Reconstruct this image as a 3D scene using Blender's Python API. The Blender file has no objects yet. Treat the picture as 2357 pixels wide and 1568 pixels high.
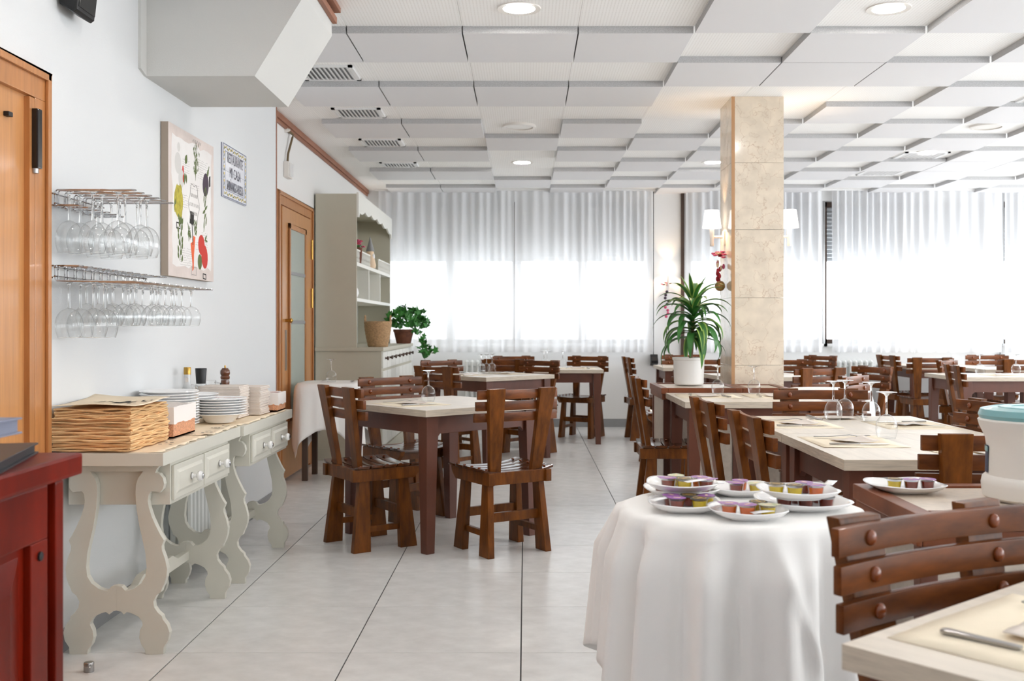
import bpy, bmesh, math, random
from mathutils import Vector, Matrix
random.seed(7)
PI = math.pi
SC = bpy.context.scene
COL = SC.collection

# ------------------------------------------------------------------ camera
FPX, IW, IH = 2400.0, 2357.0, 1568.0
cam_d = bpy.data.cameras.new('camera')
cam = bpy.data.objects.new('camera', cam_d)
COL.objects.link(cam)
cam.location = (0.0, 0.0, 1.145)
cam.rotation_euler = (PI / 2, 0, 0)
cam_d.sensor_width = 36.0
cam_d.lens = 36.0 * FPX / IW
cam_d.shift_x = -(1209.0 - IW / 2) / IW
cam_d.shift_y = (752.0 - IH / 2) / IW
cam_d.clip_start = 0.05
cam_d.dof.use_dof = True
cam_d.dof.focus_distance = 3.9
cam_d.dof.aperture_fstop = 6.3
SC.camera = cam

# ------------------------------------------------------------------ world, exposure
world = bpy.data.worlds.new('sky')
SC.world = world
world.use_nodes = True
_bg = world.node_tree.nodes['Background']
_bg.inputs[0].default_value = (0.93, 0.965, 1.0, 1)
_bg.inputs[1].default_value = 3.2
SC.view_settings.view_transform = 'Standard'
SC.view_settings.look = 'None'
SC.view_settings.gamma = 1.0
SC.view_settings.use_curve_mapping = False
SC.view_settings.exposure = 1.18
SC.cycles.max_bounces = 16
SC.cycles.diffuse_bounces = 12
SC.cycles.transparent_max_bounces = 40
SC.cycles.caustics_reflective = False
SC.cycles.caustics_refractive = False
LAMP_STRENGTH = 150.0

def portal(loc, rot, sx, sy):
    l = bpy.data.lights.new('window_portal', 'AREA')
    l.shape = 'RECTANGLE'; l.size = sx; l.size_y = sy
    l.cycles.is_portal = True
    o = bpy.data.objects.new('window_portal', l)
    o.location = loc; o.rotation_euler = rot
    o['kind'] = 'helper'
    COL.objects.link(o)

# ------------------------------------------------------------------ materials
def lin(c):
    r = []
    for v in c:
        v = v / 255.0
        r.append(v / 12.92 if v <= 0.04045 else ((v + 0.055) / 1.055) ** 2.4)
    return (r[0], r[1], r[2], 1.0)

MATS = {}
def mat(name, rgb, rough=0.5, metal=0.0, noise=None, bump=None, coat=0.0, rand=0.0, spec=0.5, rgb2=None, emit=0.0):
    """noise=(scale, amount, (sx,sy,sz)); bump=(scale, strength, dist); rgb2 = second colour mixed in by the noise"""
    m = bpy.data.materials.new(name); m.use_nodes = True
    nt = m.node_tree; n = nt.nodes; L = nt.links
    p = n['Principled BSDF']
    c = lin(rgb)
    p.inputs['Base Color'].default_value = c
    p.inputs['Roughness'].default_value = rough
    p.inputs['Metallic'].default_value = metal
    p.inputs['Specular IOR Level'].default_value = spec
    if coat:
        p.inputs['Coat Weight'].default_value = coat
        p.inputs['Coat Roughness'].default_value = 0.12
    if emit:
        p.inputs['Emission Color'].default_value = c
        p.inputs['Emission Strength'].default_value = emit
    out = None
    if noise or bump:
        tc = n.new('ShaderNodeTexCoord')
    if noise:
        mp = n.new('ShaderNodeMapping'); mp.inputs['Scale'].default_value = noise[2]
        L.new(tc.outputs['Object'], mp.inputs['Vector'])
        nz = n.new('ShaderNodeTexNoise'); nz.inputs['Scale'].default_value = noise[0]
        nz.inputs['Detail'].default_value = 6; nz.inputs['Roughness'].default_value = 0.6
        L.new(mp.outputs['Vector'], nz.inputs['Vector'])
        rp = n.new('ShaderNodeValToRGB')
        a = noise[1]
        c2 = lin(rgb2) if rgb2 else tuple(min(1, v * (1 + a)) for v in c[:3]) + (1,)
        c1 = c if rgb2 else tuple(v * (1 - a) for v in c[:3]) + (1,)
        rp.color_ramp.elements[0].position = 0.3; rp.color_ramp.elements[0].color = c1
        rp.color_ramp.elements[1].position = 0.7; rp.color_ramp.elements[1].color = c2
        L.new(nz.outputs['Fac'], rp.inputs['Fac'])
        out = rp.outputs['Color']
    if rand:
        oi = n.new('ShaderNodeObjectInfo')
        mr = n.new('ShaderNodeMapRange')
        mr.inputs['To Min'].default_value = 1 - rand; mr.inputs['To Max'].default_value = 1 + rand
        L.new(oi.outputs['Random'], mr.inputs['Value'])
        hs = n.new('ShaderNodeHueSaturation')
        L.new(mr.outputs['Result'], hs.inputs['Value'])
        if out: L.new(out, hs.inputs['Color'])
        else: hs.inputs['Color'].default_value = c
        out = hs.outputs['Color']
    if out:
        L.new(out, p.inputs['Base Color'])
    if bump:
        bz = n.new('ShaderNodeTexNoise'); bz.inputs['Scale'].default_value = bump[0]; bz.inputs['Detail'].default_value = 4
        L.new(tc.outputs['Object'], bz.inputs['Vector'])
        bp = n.new('ShaderNodeBump'); bp.inputs['Strength'].default_value = bump[1]; bp.inputs['Distance'].default_value = bump[2]
        L.new(bz.outputs['Fac'], bp.inputs['Height'])
        L.new(bp.outputs['Normal'], p.inputs['Normal'])
    MATS[name] = m
    return m

mat('wall_paint', (216, 218, 219), 0.75, bump=(260, 0.25, 0.002), spec=0.2)
mat('wall_paint_smooth', (232, 232, 231), 0.7, spec=0.2)
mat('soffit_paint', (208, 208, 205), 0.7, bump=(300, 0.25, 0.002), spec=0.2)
mat('base_grey', (140, 141, 142), 0.5, noise=(9, 0.08, (1, 1, 1)))
mat('tile', (218, 218, 217), 0.26, noise=(9, 0.08, (1, 1.3, 1)), rand=0.02, spec=0.45)
mat('grout', (78, 78, 78), 0.9)
mat('ceiling_white', (238, 238, 238), 0.8, spec=0.1)
mat('ceiling_panel', (232, 232, 234), 0.85, spec=0.1)
mat('panel_edge', (186, 186, 187), 0.9, noise=(240, 0.24, (1, 1, 1)), spec=0.1)
mat('chair_wood', (102, 56, 14), 0.40, noise=(5, 0.5, (6, 6, 1.3)), rand=0.14, coat=0.1, spec=0.25)
mat('chair_slat', (104, 55, 18), 0.38, noise=(5, 0.5, (1.3, 6, 6)), rand=0.14, coat=0.12, spec=0.25)
mat('seat_wood', (78, 40, 14), 0.24, noise=(5, 0.35, (1.3, 7, 3)), coat=0.4)
mat('plug_wood', (120, 58, 22), 0.25, coat=0.3)
mat('table_brown', (94, 52, 36), 0.42, noise=(4, 0.15, (3, 3, 1)), rand=0.05)
mat('laminate', (221, 211, 197), 0.33, noise=(4.5, 0.10, (9, 1, 1)))
mat('laminate_edge', (196, 184, 167), 0.45, noise=(5, 0.2, (2, 2, 26)))
mat('door_oak', (190, 134, 82), 0.32, noise=(4, 0.13, (16, 16, 0.8)), coat=0.25)
mat('frame_oak', (178, 120, 70), 0.35, noise=(4, 0.16, (14, 14, 1.0)), coat=0.2)
mat('trim_brown', (150, 100, 76), 0.5, noise=(6, 0.15, (3, 1, 3)))
mat('dark_frame', (74, 54, 42), 0.5)
mat('red_wood', (100, 20, 5), 0.36, noise=(2.5, 0.4, (3, 3, 1)), coat=0.06, spec=0.12)
mat('brass', (176, 140, 72), 0.3, 1.0)
mat('chrome', (200, 200, 202), 0.12, 1.0)
mat('steel', (170, 168, 166), 0.28, 1.0)
mat('black', (16, 16, 18), 0.45)
mat('black_gloss', (14, 14, 16), 0.2)
mat('folder_black', (28, 30, 36), 0.4)
mat('folder_grey', (118, 122, 140), 0.6)
mat('greige', (206, 204, 193), 0.42, noise=(3, 0.03, (1, 1, 1)))
mat('hutch_paint', (188, 184, 168), 0.5, noise=(3, 0.03, (1, 1, 1)))
mat('hutch_white', (226, 226, 220), 0.5)
mat('kraft', (228, 193, 146), 0.8, noise=(14, 0.13, (1, 1, 4)), rand=0.07, spec=0.1)
mat('kraft_light', (243, 226, 200), 0.8, noise=(5, 0.06, (1, 1, 1)), spec=0.15)
mat('mat_paper', (237, 225, 203), 0.75, noise=(6, 0.05, (1, 1, 1)), spec=0.15)
mat('napkin_paper', (220, 210, 201), 0.85, noise=(40, 0.06, (1, 1, 1)), rand=0.03, spec=0.1)
mat('napkin_brown', (168, 155, 146), 0.9, noise=(60, 0.1, (1, 1, 1)), spec=0.1)
mat('ink', (32, 28, 26), 0.8)
mat('ink_soft', (150, 146, 142), 0.8)
mat('porcelain', (238, 238, 238), 0.12, coat=0.3)
mat('porcelain_rim', (206, 120, 110), 0.25, noise=(60, 0.0, (1, 1, 1)), rgb2=(228, 230, 224))
mat('cloth', (240, 239, 237), 0.85, spec=0.1, bump=(500, 0.15, 0.001))
mat('liner', (236, 230, 226), 0.9, bump=(300, 0.4, 0.001), spec=0.1)
mat('wicker_red', (212, 154, 118), 0.8, noise=(160, 0.35, (1, 1, 1)), bump=(200, 0.8, 0.003))
mat('wicker', (176, 142, 104), 0.8, noise=(55, 0.35, (1, 1, 2.2)), bump=(90, 0.9, 0.006))
mat('terracotta', (104, 60, 40), 0.8, noise=(20, 0.3, (1, 1, 1)))
mat('pot_white', (232, 231, 229), 0.35)
mat('leaf_green', (56, 112, 48), 0.4, noise=(5, 0.25, (1, 1, 1)), rand=0.25)
mat('leaf_lime', (150, 178, 88), 0.45, rand=0.1)
mat('ivy', (58, 128, 50), 0.45, noise=(9, 0.25, (1, 1, 1)), rand=0.3)
mat('stem', (110, 92, 66), 0.8)
mat('teal', (122, 172, 176), 0.3, coat=0.3)
mat('plastic_white', (226, 222, 216), 0.35)
mat('navy', (44, 56, 84), 0.4)
mat('red_print', (196, 50, 38), 0.7)
mat('orange_print', (226, 98, 52), 0.7)
mat('green_print', (88, 104, 52), 0.7)
mat('olive_print', (176, 164, 56), 0.7, noise=(40, 0.35, (1, 1, 1)))
mat('aubergine_print', (62, 44, 62), 0.6)
mat('garlic_print', (206, 204, 200), 0.7)
mat('canvas', (222, 217, 214), 0.8, noise=(3.2, 0, (1, 1, 1)), rgb2=(232, 231, 229), spec=0.1)
mat('canvas_rim', (214, 202, 196), 0.8, noise=(9, 0.08, (1, 1, 1)), spec=0.1)
mat('canvas_side', (166, 152, 138), 0.9, bump=(400, 0.4, 0.001))
mat('ceramic_tile', (222, 224, 232), 0.2)
mat('tile_text', (66, 66, 84), 0.3)
mat('tile_edge', (92, 98, 128), 0.3)
mat('tile_yellow', (206, 180, 84), 0.3)
mat('pink', (206, 84, 122), 0.7, rand=0.2)
mat('crimson', (176, 34, 52), 0.7, rand=0.2)
mat('cream_petal', (232, 206, 176), 0.7, rand=0.1)
mat('gold_ball', (160, 122, 70), 0.6, noise=(60, 0.4, (1, 1, 1)), bump=(90, 0.8, 0.004))
mat('lid_purple', (146, 88, 160), 0.35, noise=(60, 0.25, (1, 1, 1)))
mat('lid_black', (46, 42, 38), 0.35)
mat('lid_gold', (208, 168, 84), 0.35)
mat('lid_green', (150, 170, 110), 0.4, noise=(70, 0, (1, 1, 1)), rgb2=(226, 214, 196))
mat('jam_amber', (206, 98, 30), 0.15, coat=0.4)
mat('jam_red', (120, 40, 22), 0.15, coat=0.4)
mat('jam_yellow', (206, 178, 30), 0.15, coat=0.4)
mat('radiator', (226, 228, 226), 0.4)
mat('mill_wood', (92, 50, 26), 0.25, noise=(6, 0.4, (1, 1, 4)), coat=0.6)
mat('grille_dark', (140, 142, 143), 0.6)
mat('grille_metal', (238, 239, 240), 0.4)
mat('shutter', (190, 192, 196), 0.6)
mat('doorglass', (168, 178, 170), 0.25, bump=(160, 0.9, 0.004))
mat('sconce_white', (235, 228, 220), 0.4)

def stone(name, base, vein, scale, amount):
    m = bpy.data.materials.new(name); m.use_nodes = True
    nt = m.node_tree; n = nt.nodes; L = nt.links; p = n['Principled BSDF']
    tc = n.new('ShaderNodeTexCoord')
    oi = n.new('ShaderNodeObjectInfo')
    add = n.new('ShaderNodeVectorMath'); add.operation = 'ADD'
    mul = n.new('ShaderNodeVectorMath'); mul.operation = 'SCALE'; mul.inputs['Scale'].default_value = 7.0
    cmb = n.new('ShaderNodeCombineXYZ')
    for k in range(3): L.new(oi.outputs['Random'], cmb.inputs[k])
    L.new(cmb.outputs[0], mul.inputs[0]); L.new(tc.outputs['Object'], add.inputs[0]); L.new(mul.outputs[0], add.inputs[1])
    nz = n.new('ShaderNodeTexNoise'); nz.inputs['Scale'].default_value = scale * 1.6; nz.inputs['Detail'].default_value = 5
    L.new(add.outputs[0], nz.inputs['Vector'])
    warp = n.new('ShaderNodeMixRGB'); warp.inputs['Fac'].default_value = 0.28
    L.new(add.outputs[0], warp.inputs['Color1']); L.new(nz.outputs['Color'], warp.inputs['Color2'])
    vo = n.new('ShaderNodeTexVoronoi'); vo.feature = 'DISTANCE_TO_EDGE'; vo.inputs['Scale'].default_value = scale
    L.new(warp.outputs['Color'], vo.inputs['Vector'])
    rp = n.new('ShaderNodeValToRGB')
    rp.color_ramp.elements[0].position = 0.0; rp.color_ramp.elements[0].color = (amount, amount, amount, 1)
    rp.color_ramp.elements[1].position = 0.022; rp.color_ramp.elements[1].color = (0, 0, 0, 1)
    L.new(vo.outputs['Distance'], rp.inputs['Fac'])
    n2 = n.new('ShaderNodeTexNoise'); n2.inputs['Scale'].default_value = scale * 0.8; n2.inputs['Detail'].default_value = 3
    L.new(add.outputs[0], n2.inputs['Vector'])
    mk = n.new('ShaderNodeMath'); mk.operation = 'MULTIPLY'
    L.new(rp.outputs['Color'], mk.inputs[0]); L.new(n2.outputs['Fac'], mk.inputs[1])
    r2 = n.new('ShaderNodeValToRGB')
    b = lin(base); b2 = tuple(v * 0.86 for v in b[:3]) + (1,)
    r2.color_ramp.elements[0].position = 0.35; r2.color_ramp.elements[0].color = b2
    r2.color_ramp.elements[1].position = 0.65; r2.color_ramp.elements[1].color = b
    L.new(nz.outputs['Fac'], r2.inputs['Fac'])
    mx = n.new('ShaderNodeMixRGB'); mx.inputs['Color2'].default_value = lin(vein)
    L.new(mk.outputs[0], mx.inputs['Fac']); L.new(r2.outputs['Color'], mx.inputs['Color1'])
    L.new(mx.outputs['Color'], p.inputs['Base Color'])
    p.inputs['Roughness'].default_value = 0.12 if name == 'marble' else 0.32
    MATS[name] = m
stone('marble', (233, 219, 199), (166, 122, 84), 6.5, 0.8)
stone('stone_panel', (196, 184, 170), (150, 134, 116), 22.0, 0.6)
stone('stone_top', (214, 200, 184), (176, 158, 140), 30.0, 0.5)

def sheer(name, rgb, transp):
    m = bpy.data.materials.new(name); m.use_nodes = True
    nt = m.node_tree; n = nt.nodes; L = nt.links
    n.remove(n['Principled BSDF'])
    out = n['Material Output']
    d = n.new('ShaderNodeBsdfDiffuse'); d.inputs[0].default_value = lin(rgb)
    t = n.new('ShaderNodeBsdfTranslucent'); t.inputs[0].default_value = lin(rgb)
    tr = n.new('ShaderNodeBsdfTransparent')
    a = n.new('ShaderNodeMixShader'); a.inputs[0].default_value = 0.26
    b = n.new('ShaderNodeMixShader'); b.inputs[0].default_value = transp
    L.new(d.outputs[0], a.inputs[1]); L.new(t.outputs[0], a.inputs[2])
    L.new(a.outputs[0], b.inputs[1]); L.new(tr.outputs[0], b.inputs[2])
    L.new(b.outputs[0], out.inputs[0])
    MATS[name] = m
sheer('sheer', (240, 241, 243), 0.09)

def thin_glass(name, tint, gloss):
    m = bpy.data.materials.new(name); m.use_nodes = True
    nt = m.node_tree; n = nt.nodes; L = nt.links
    n.remove(n['Principled BSDF'])
    out = n['Material Output']
    tr = n.new('ShaderNodeBsdfTransparent'); tr.inputs[0].default_value = tint
    g = n.new('ShaderNodeBsdfGlossy'); g.inputs['Roughness'].default_value = 0.02
    lw = n.new('ShaderNodeLayerWeight'); lw.inputs['Blend'].default_value = 0.5
    pw = n.new('ShaderNodeMath'); pw.operation = 'POWER'; pw.inputs[1].default_value = 3.2
    L.new(lw.outputs['Facing'], pw.inputs[0])
    ma = n.new('ShaderNodeMath'); ma.operation = 'MULTIPLY_ADD'; ma.inputs[1].default_value = gloss; ma.inputs[2].default_value = 0.045
    L.new(pw.outputs[0], ma.inputs[0])
    mx = n.new('ShaderNodeMixShader')
    L.new(ma.outputs[0], mx.inputs[0]); L.new(tr.outputs[0], mx.inputs[1]); L.new(g.outputs[0], mx.inputs[2])
    L.new(mx.outputs[0], out.inputs[0])
    MATS[name] = m
thin_glass('glass', (0.982, 0.986, 0.986, 1), 1.0)
thin_glass('window_glass', (0.97, 0.98, 0.98, 1), 0.8)
thin_glass('tub_plastic', (0.96, 0.96, 0.96, 1), 0.6)

def solid_glass(name):
    m = bpy.data.materials.new(name); m.use_nodes = True
    p = m.node_tree.nodes['Principled BSDF']
    p.inputs['Base Color'].default_value = (0.97, 0.98, 0.98, 1)
    p.inputs['Transmission Weight'].default_value = 1.0
    p.inputs['Roughness'].default_value = 0.0
    p.inputs['IOR'].default_value = 1.48
    MATS[name] = m
solid_glass('glass_solid')

def emitter(name, rgb, strength):
    m = bpy.data.materials.new(name); m.use_nodes = True
    nt = m.node_tree; n = nt.nodes
    n.remove(n['Principled BSDF'])
    e = n.new('ShaderNodeEmission'); e.inputs[0].default_value = lin(rgb); e.inputs[1].default_value = strength
    nt.links.new(e.outputs[0], n['Material Output'].inputs[0])
    MATS[name] = m
emitter('lamp_disc', (255, 250, 244), LAMP_STRENGTH)
emitter('shade_lit', (255, 244, 232), 1.6)
emitter('bulb', (255, 218, 176), 220.0)

def perforated():
    m = bpy.data.materials.new('ceiling_perforated'); m.use_nodes = True
    nt = m.node_tree; n = nt.nodes; L = nt.links; p = n['Principled BSDF']
    tc = n.new('ShaderNodeTexCoord')
    mp = n.new('ShaderNodeMapping'); mp.inputs['Scale'].default_value = (60, 60, 60)
    L.new(tc.outputs['Object'], mp.inputs['Vector'])
    fr = n.new('ShaderNodeVectorMath'); fr.operation = 'FRACTION'; L.new(mp.outputs[0], fr.inputs[0])
    sb = n.new('ShaderNodeVectorMath'); sb.operation = 'SUBTRACT'; sb.inputs[1].default_value = (0.5, 0.5, 0)
    L.new(fr.outputs[0], sb.inputs[0])
    ml = n.new('ShaderNodeVectorMath'); ml.operation = 'MULTIPLY'; ml.inputs[1].default_value = (1, 1, 0); L.new(sb.outputs[0], ml.inputs[0])
    ln = n.new('ShaderNodeVectorMath'); ln.operation = 'LENGTH'; L.new(ml.outputs[0], ln.inputs[0])
    rp = n.new('ShaderNodeValToRGB')
    rp.color_ramp.elements[0].position = 0.18; rp.color_ramp.elements[0].color = lin((234, 233, 231))
    rp.color_ramp.elements[1].position = 0.26; rp.color_ramp.elements[1].color = lin((253, 253, 252))
    L.new(ln.outputs['Value'], rp.inputs['Fac']); L.new(rp.outputs['Color'], p.inputs['Base Color'])
    p.inputs['Roughness'].default_value = 0.85; p.inputs['Specular IOR Level'].default_value = 0.1
    MATS['ceiling_perforated'] = m
perforated()

# ------------------------------------------------------------------ geometry helpers
class G:
    def __init__(s): s.v = []; s.f = []
    def add(s, vs, fs):
        b = len(s.v); s.v += [tuple(p) for p in vs]; s.f += [tuple(b + i for i in f) for f in fs]; return s
    def box(s, x0, x1, y0, y1, z0, z1):
        return s.hexa([(x0, y0, z0), (x1, y0, z0), (x1, y1, z0), (x0, y1, z0), (x0, y0, z1), (x1, y0, z1), (x1, y1, z1), (x0, y1, z1)])
    def hexa(s, p):
        return s.add(p, [(0, 3, 2, 1), (4, 5, 6, 7), (0, 1, 5, 4), (1, 2, 6, 5), (2, 3, 7, 6), (3, 0, 4, 7)])
    def prism(s, poly, plane, a0, a1):
        """poly of 2-D points; plane 'xz' (extrude along y), 'yz' (along x), 'xy' (along z)"""
        def P(p, a):
            return {'xz': (p[0], a, p[1]), 'yz': (a, p[0], p[1]), 'xy': (p[0], p[1], a)}[plane]
        n = len(poly)
        vs = [P(p, a0) for p in poly] + [P(p, a1) for p in poly]
        fs = [tuple(range(n)), tuple(range(2 * n - 1, n - 1, -1))] + [(i, i + n, (i + 1) % n + n, (i + 1) % n) for i in range(n)]
        return s.add(vs, fs)
    def lathe(s, prof, seg=20, c=(0, 0, 0), closed=False):
        vs = []; fs = []; n = len(prof)
        for k in range(seg):
            a = 2 * PI * k / seg
            for r, z in prof: vs.append((c[0] + r * math.cos(a), c[1] + r * math.sin(a), c[2] + z))
        for k in range(seg):
            k2 = (k + 1) % seg
            for i in range(n - (0 if closed else 1)):
                j = (i + 1) % n
                fs.append((k * n + i, k2 * n + i, k2 * n + j, k * n + j))
        if not closed:
            if prof[0][0] > 1e-6: fs.append(tuple(k * n for k in range(seg))[::-1])
            if prof[-1][0] > 1e-6: fs.append(tuple(k * n + n - 1 for k in range(seg)))
        return s.add(vs, fs)
    def shell(s, prof, seg=20, c=(0, 0, 0)):
        """open lathe without caps"""
        vs = []; fs = []; n = len(prof)
        for k in range(seg):
            a = 2 * PI * k / seg
            for r, z in prof: vs.append((c[0] + r * math.cos(a), c[1] + r * math.sin(a), c[2] + z))
        for k in range(seg):
            k2 = (k + 1) % seg
            for i in range(n - 1): fs.append((k * n + i, k2 * n + i, k2 * n + i + 1, k * n + i + 1))
        return s.add(vs, fs)
    def tube(s, pts, r, seg=8, cap=True):
        pts = [Vector(p) for p in pts]; n = len(pts); vs = []; fs = []
        up = Vector((0, 0, 1))
        for i, p in enumerate(pts):
            d = (pts[min(i + 1, n - 1)] - pts[max(i - 1, 0)]).normalized()
            a = d.cross(up)
            if a.length < 1e-3: a = d.cross(Vector((1, 0, 0)))
            a.normalize(); b = d.cross(a).normalized()
            rr = r[i] if isinstance(r, (list, tuple)) else r
            for k in range(seg):
                t = 2 * PI * k / seg
                vs.append(p + a * (rr * math.cos(t)) + b * (rr * math.sin(t)))
        for i in range(n - 1):
            for k in range(seg):
                k2 = (k + 1) % seg
                fs.append((i * seg + k, i * seg + k2, (i + 1) * seg + k2, (i + 1) * seg + k))
        if cap:
            fs.append(tuple(range(seg))); fs.append(tuple(range(n * seg - 1, (n - 1) * seg - 1, -1)))
        return s.add(vs, fs)
    def grid(s, nu, nv, fn, wrap=False):
        vs = [fn(i / (nu if wrap else nu - 1), j / (nv - 1)) for j in range(nv) for i in range(nu)]
        fs = []
        for j in range(nv - 1):
            for i in range(nu if wrap else nu - 1):
                i2 = (i + 1) % nu
                fs.append((j * nu + i, j * nu + i2, (j + 1) * nu + i2, (j + 1) * nu + i))
        return s.add(vs, fs)
    def ball(s, c, r, seg=10, ring=6, sc=(1, 1, 1)):
        def fn(u, v):
            a = 2 * PI * u; b = PI * v
            return (c[0] + r * sc[0] * math.sin(b) * math.cos(a), c[1] + r * sc[1] * math.sin(b) * math.sin(a), c[2] + r * sc[2] * math.cos(b))
        return s.grid(seg, ring, fn, wrap=True)
    def mesh(s, name, m, smooth=False, bevel=0.0, thick=0.0):
        me = bpy.data.meshes.new(name)
        me.from_pydata(s.v, [], s.f)
        bm = bmesh.new(); bm.from_mesh(me)
        bmesh.ops.remove_doubles(bm, verts=bm.verts, dist=1e-6)
        if thick:
            bmesh.ops.solidify(bm, geom=bm.faces[:], thickness=thick)
        bmesh.ops.recalc_face_normals(bm, faces=bm.faces)
        if bevel:
            es = [e for e in bm.edges if len(e.link_faces) == 2 and e.calc_face_angle(0) > 0.6]
            bmesh.ops.bevel(bm, geom=es, offset=bevel, segments=2, profile=0.7, affect='EDGES', clamp_overlap=True)
        bm.to_mesh(me); bm.free()
        for mm in (m if isinstance(m, (list, tuple)) else [m]): me.materials.append(MATS[mm])
        if smooth:
            me.polygons.foreach_set('use_smooth', [True] * len(me.polygons))
            if smooth != 'all':
                bm = bmesh.new(); bm.from_mesh(me)
                for e in bm.edges:
                    if len(e.link_faces) == 2 and e.calc_face_angle(0) > 0.7: e.smooth = False
                bm.to_mesh(me); bm.free()
        return me
    def build(s, name, m, parent=None, smooth=False, bevel=0.0, loc=None, rz=None, thick=0.0):
        return link(name, s.mesh(name, m, smooth, bevel, thick), parent, loc, rz)

def link(name, data, parent=None, loc=None, rz=None):
    o = bpy.data.objects.new(name, data); COL.objects.link(o)
    if parent is not None: o.parent = parent
    if loc is not None: o.location = loc
    if rz is not None: o.rotation_euler = (0, 0, rz)
    return o
def tag(o, label, cat, group=None, kind=None):
    o['label'] = label; o['category'] = cat
    if group: o['group'] = group
    if kind: o['kind'] = kind
    return o
def thing(name, label, cat, loc=(0, 0, 0), rz=0.0, group=None):
    return tag(link(name, None, None, loc, rz), label, cat, group)
def struct(o):
    o['kind'] = 'structure'; return o
def copy_tree(o, parent=None):
    c = o.copy(); COL.objects.link(c); c.parent = parent
    for ch in list(KIDS.get(o.name, [])) or [x for x in o.children]:
        copy_tree(ch, c)
    return c
KIDS = {}
def place(proto, used, loc, rz, label, group=None):
    """first call uses the prototype itself, later calls copy it with its parts"""
    if not used:
        o = proto; used.append(1)
    else:
        o = copy_tree(proto)
    o.location = loc; o.rotation_euler = (0, 0, rz); o['label'] = label
    if group: o['group'] = group
    return o
def R(d): return math.radians(d)
ORD = ['first', 'second', 'third', 'fourth', 'fifth', 'sixth', 'seventh', 'eighth', 'ninth', 'tenth', 'eleventh', 'twelfth', 'thirteenth', 'fourteenth']
def flat_yz(polys, x, t=0.0006):
    g = G()
    for i, p in enumerate(polys): g.prism(p, 'yz', x, x + t + (i % 10) * 6e-5)
    return g
def ell(cy, cz, ry, rz_, n=14, rot=0.0):
    return [(cy + ry * math.cos(2 * PI * i / n) * math.cos(rot) - rz_ * math.sin(2 * PI * i / n) * math.sin(rot),
             cz + ry * math.cos(2 * PI * i / n) * math.sin(rot) + rz_ * math.sin(2 * PI * i / n) * math.cos(rot)) for i in range(n)]
def leafp(cy, cz, ln, w, rot):
    pts = [(-ln / 2, 0), (-ln * 0.2, w / 2), (ln * 0.15, w * 0.45), (ln / 2, 0), (ln * 0.15, -w * 0.45), (-ln * 0.2, -w / 2)]
    return [(cy + a * math.cos(rot) - b * math.sin(rot), cz + a * math.sin(rot) + b * math.cos(rot)) for a, b in pts]
def strip(y0, z0, y1, z1, w):
    dx, dz = y1 - y0, z1 - z0; l = math.hypot(dx, dz) or 1; nx, nz = -dz / l * w / 2, dx / l * w / 2
    return [(y0 + nx, z0 + nz), (y1 + nx, z1 + nz), (y1 - nx, z1 - nz), (y0 - nx, z0 - nz)]
def text_polys(txt, size, sx=1.0):
    """glyph mesh of a text as (verts2d, faces), centred"""
    cu = bpy.data.curves.new('lettering', 'FONT'); cu.body = txt; cu.size = size; cu.align_x = 'CENTER'; cu.resolution_u = 3
    ob = bpy.data.objects.new('lettering', cu); COL.objects.link(ob)
    bpy.context.view_layer.update()
    me = bpy.data.meshes.new_from_object(ob.evaluated_get(bpy.context.evaluated_depsgraph_get()))
    vs = [(v.co.x * sx, v.co.y) for v in me.vertices]; fs = [tuple(p.vertices) for p in me.polygons]
    bpy.data.objects.remove(ob); bpy.data.curves.remove(cu); bpy.data.meshes.remove(me)
    return vs, fs
#==SECTIONS==

mat('corner_wood', (190, 146, 104), 0.4)
mat('red_rim', (118, 64, 36), 0.38, noise=(4, 0.25, (2, 2, 2)), coat=0.1, spec=0.3)

# ================================================================== the room
XW, XB, YF, XR, YB = -1.632, -1.81, 11.90, 6.6, -4.0
CZ = 2.70
def tile_mesh():
    return G().box(-0.2975, 0.2975, -0.2985, 0.2985, -0.012, 0.0).mesh('floor_tile', 'tile', bevel=0.0012)
floor = struct(G().box(-2.1, XR + .1, YB - .1, YF + .1, -0.10, -0.0035).build('floor', 'grout'))
_tm = tile_mesh()
for r in range(17):
    yc = 1.86 + 0.3 + 0.6 * r
    for c in range(-3, 11):
        xc = -0.015 + 0.3 + 0.6 * c
        if yc > 11.9: continue
        xmin = XW if yc < 6.8 else XB
        if xc < xmin - 0.28: continue
        link('floor_tile', _tm, floor, (xc, yc, 0))
G().box(-2.1, XR, YB, 1.857, -0.012, 0).build('tile_field', 'tile', floor)

# --- ceiling: perforated tiles, hung acoustic panels
ceiling = struct(G().box(-2.1, XR + .1, YB - .1, YF + .2, CZ + 0.006, CZ + 0.12).build('ceiling', 'ceiling_white'))
GX, GY = -0.926, 5.392
_ct = G().box(-0.2985, 0.2985, -0.2985, 0.2985, -0.0, 0.006).mesh('ceiling_tile', 'ceiling_perforated', bevel=0.0008)
def is_panel(r, c):
    if c <= 0: return r % 2 == 0 and r >= -2
    if c == 1: return r in (0, 2, 5, 9, -3)
    if (r, c) in ((2, 4), (3, 3), (-1, 4)): return False
    if (r, c) in ((1, 4), (7, 8)): return True
    return (r + c) % 2 == 0
def panel_mesh():
    g = G().box(-0.2965, 0.2965, -0.2965, 0.2965, -0.037, 0.0)
    me = g.mesh('acoustic_panel', ['ceiling_panel', 'panel_edge'], bevel=0.0015)
    for p in me.polygons:
        if abs(p.normal.z) < 0.5: p.material_index = 1
    return me
_pm = panel_mesh()
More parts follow.
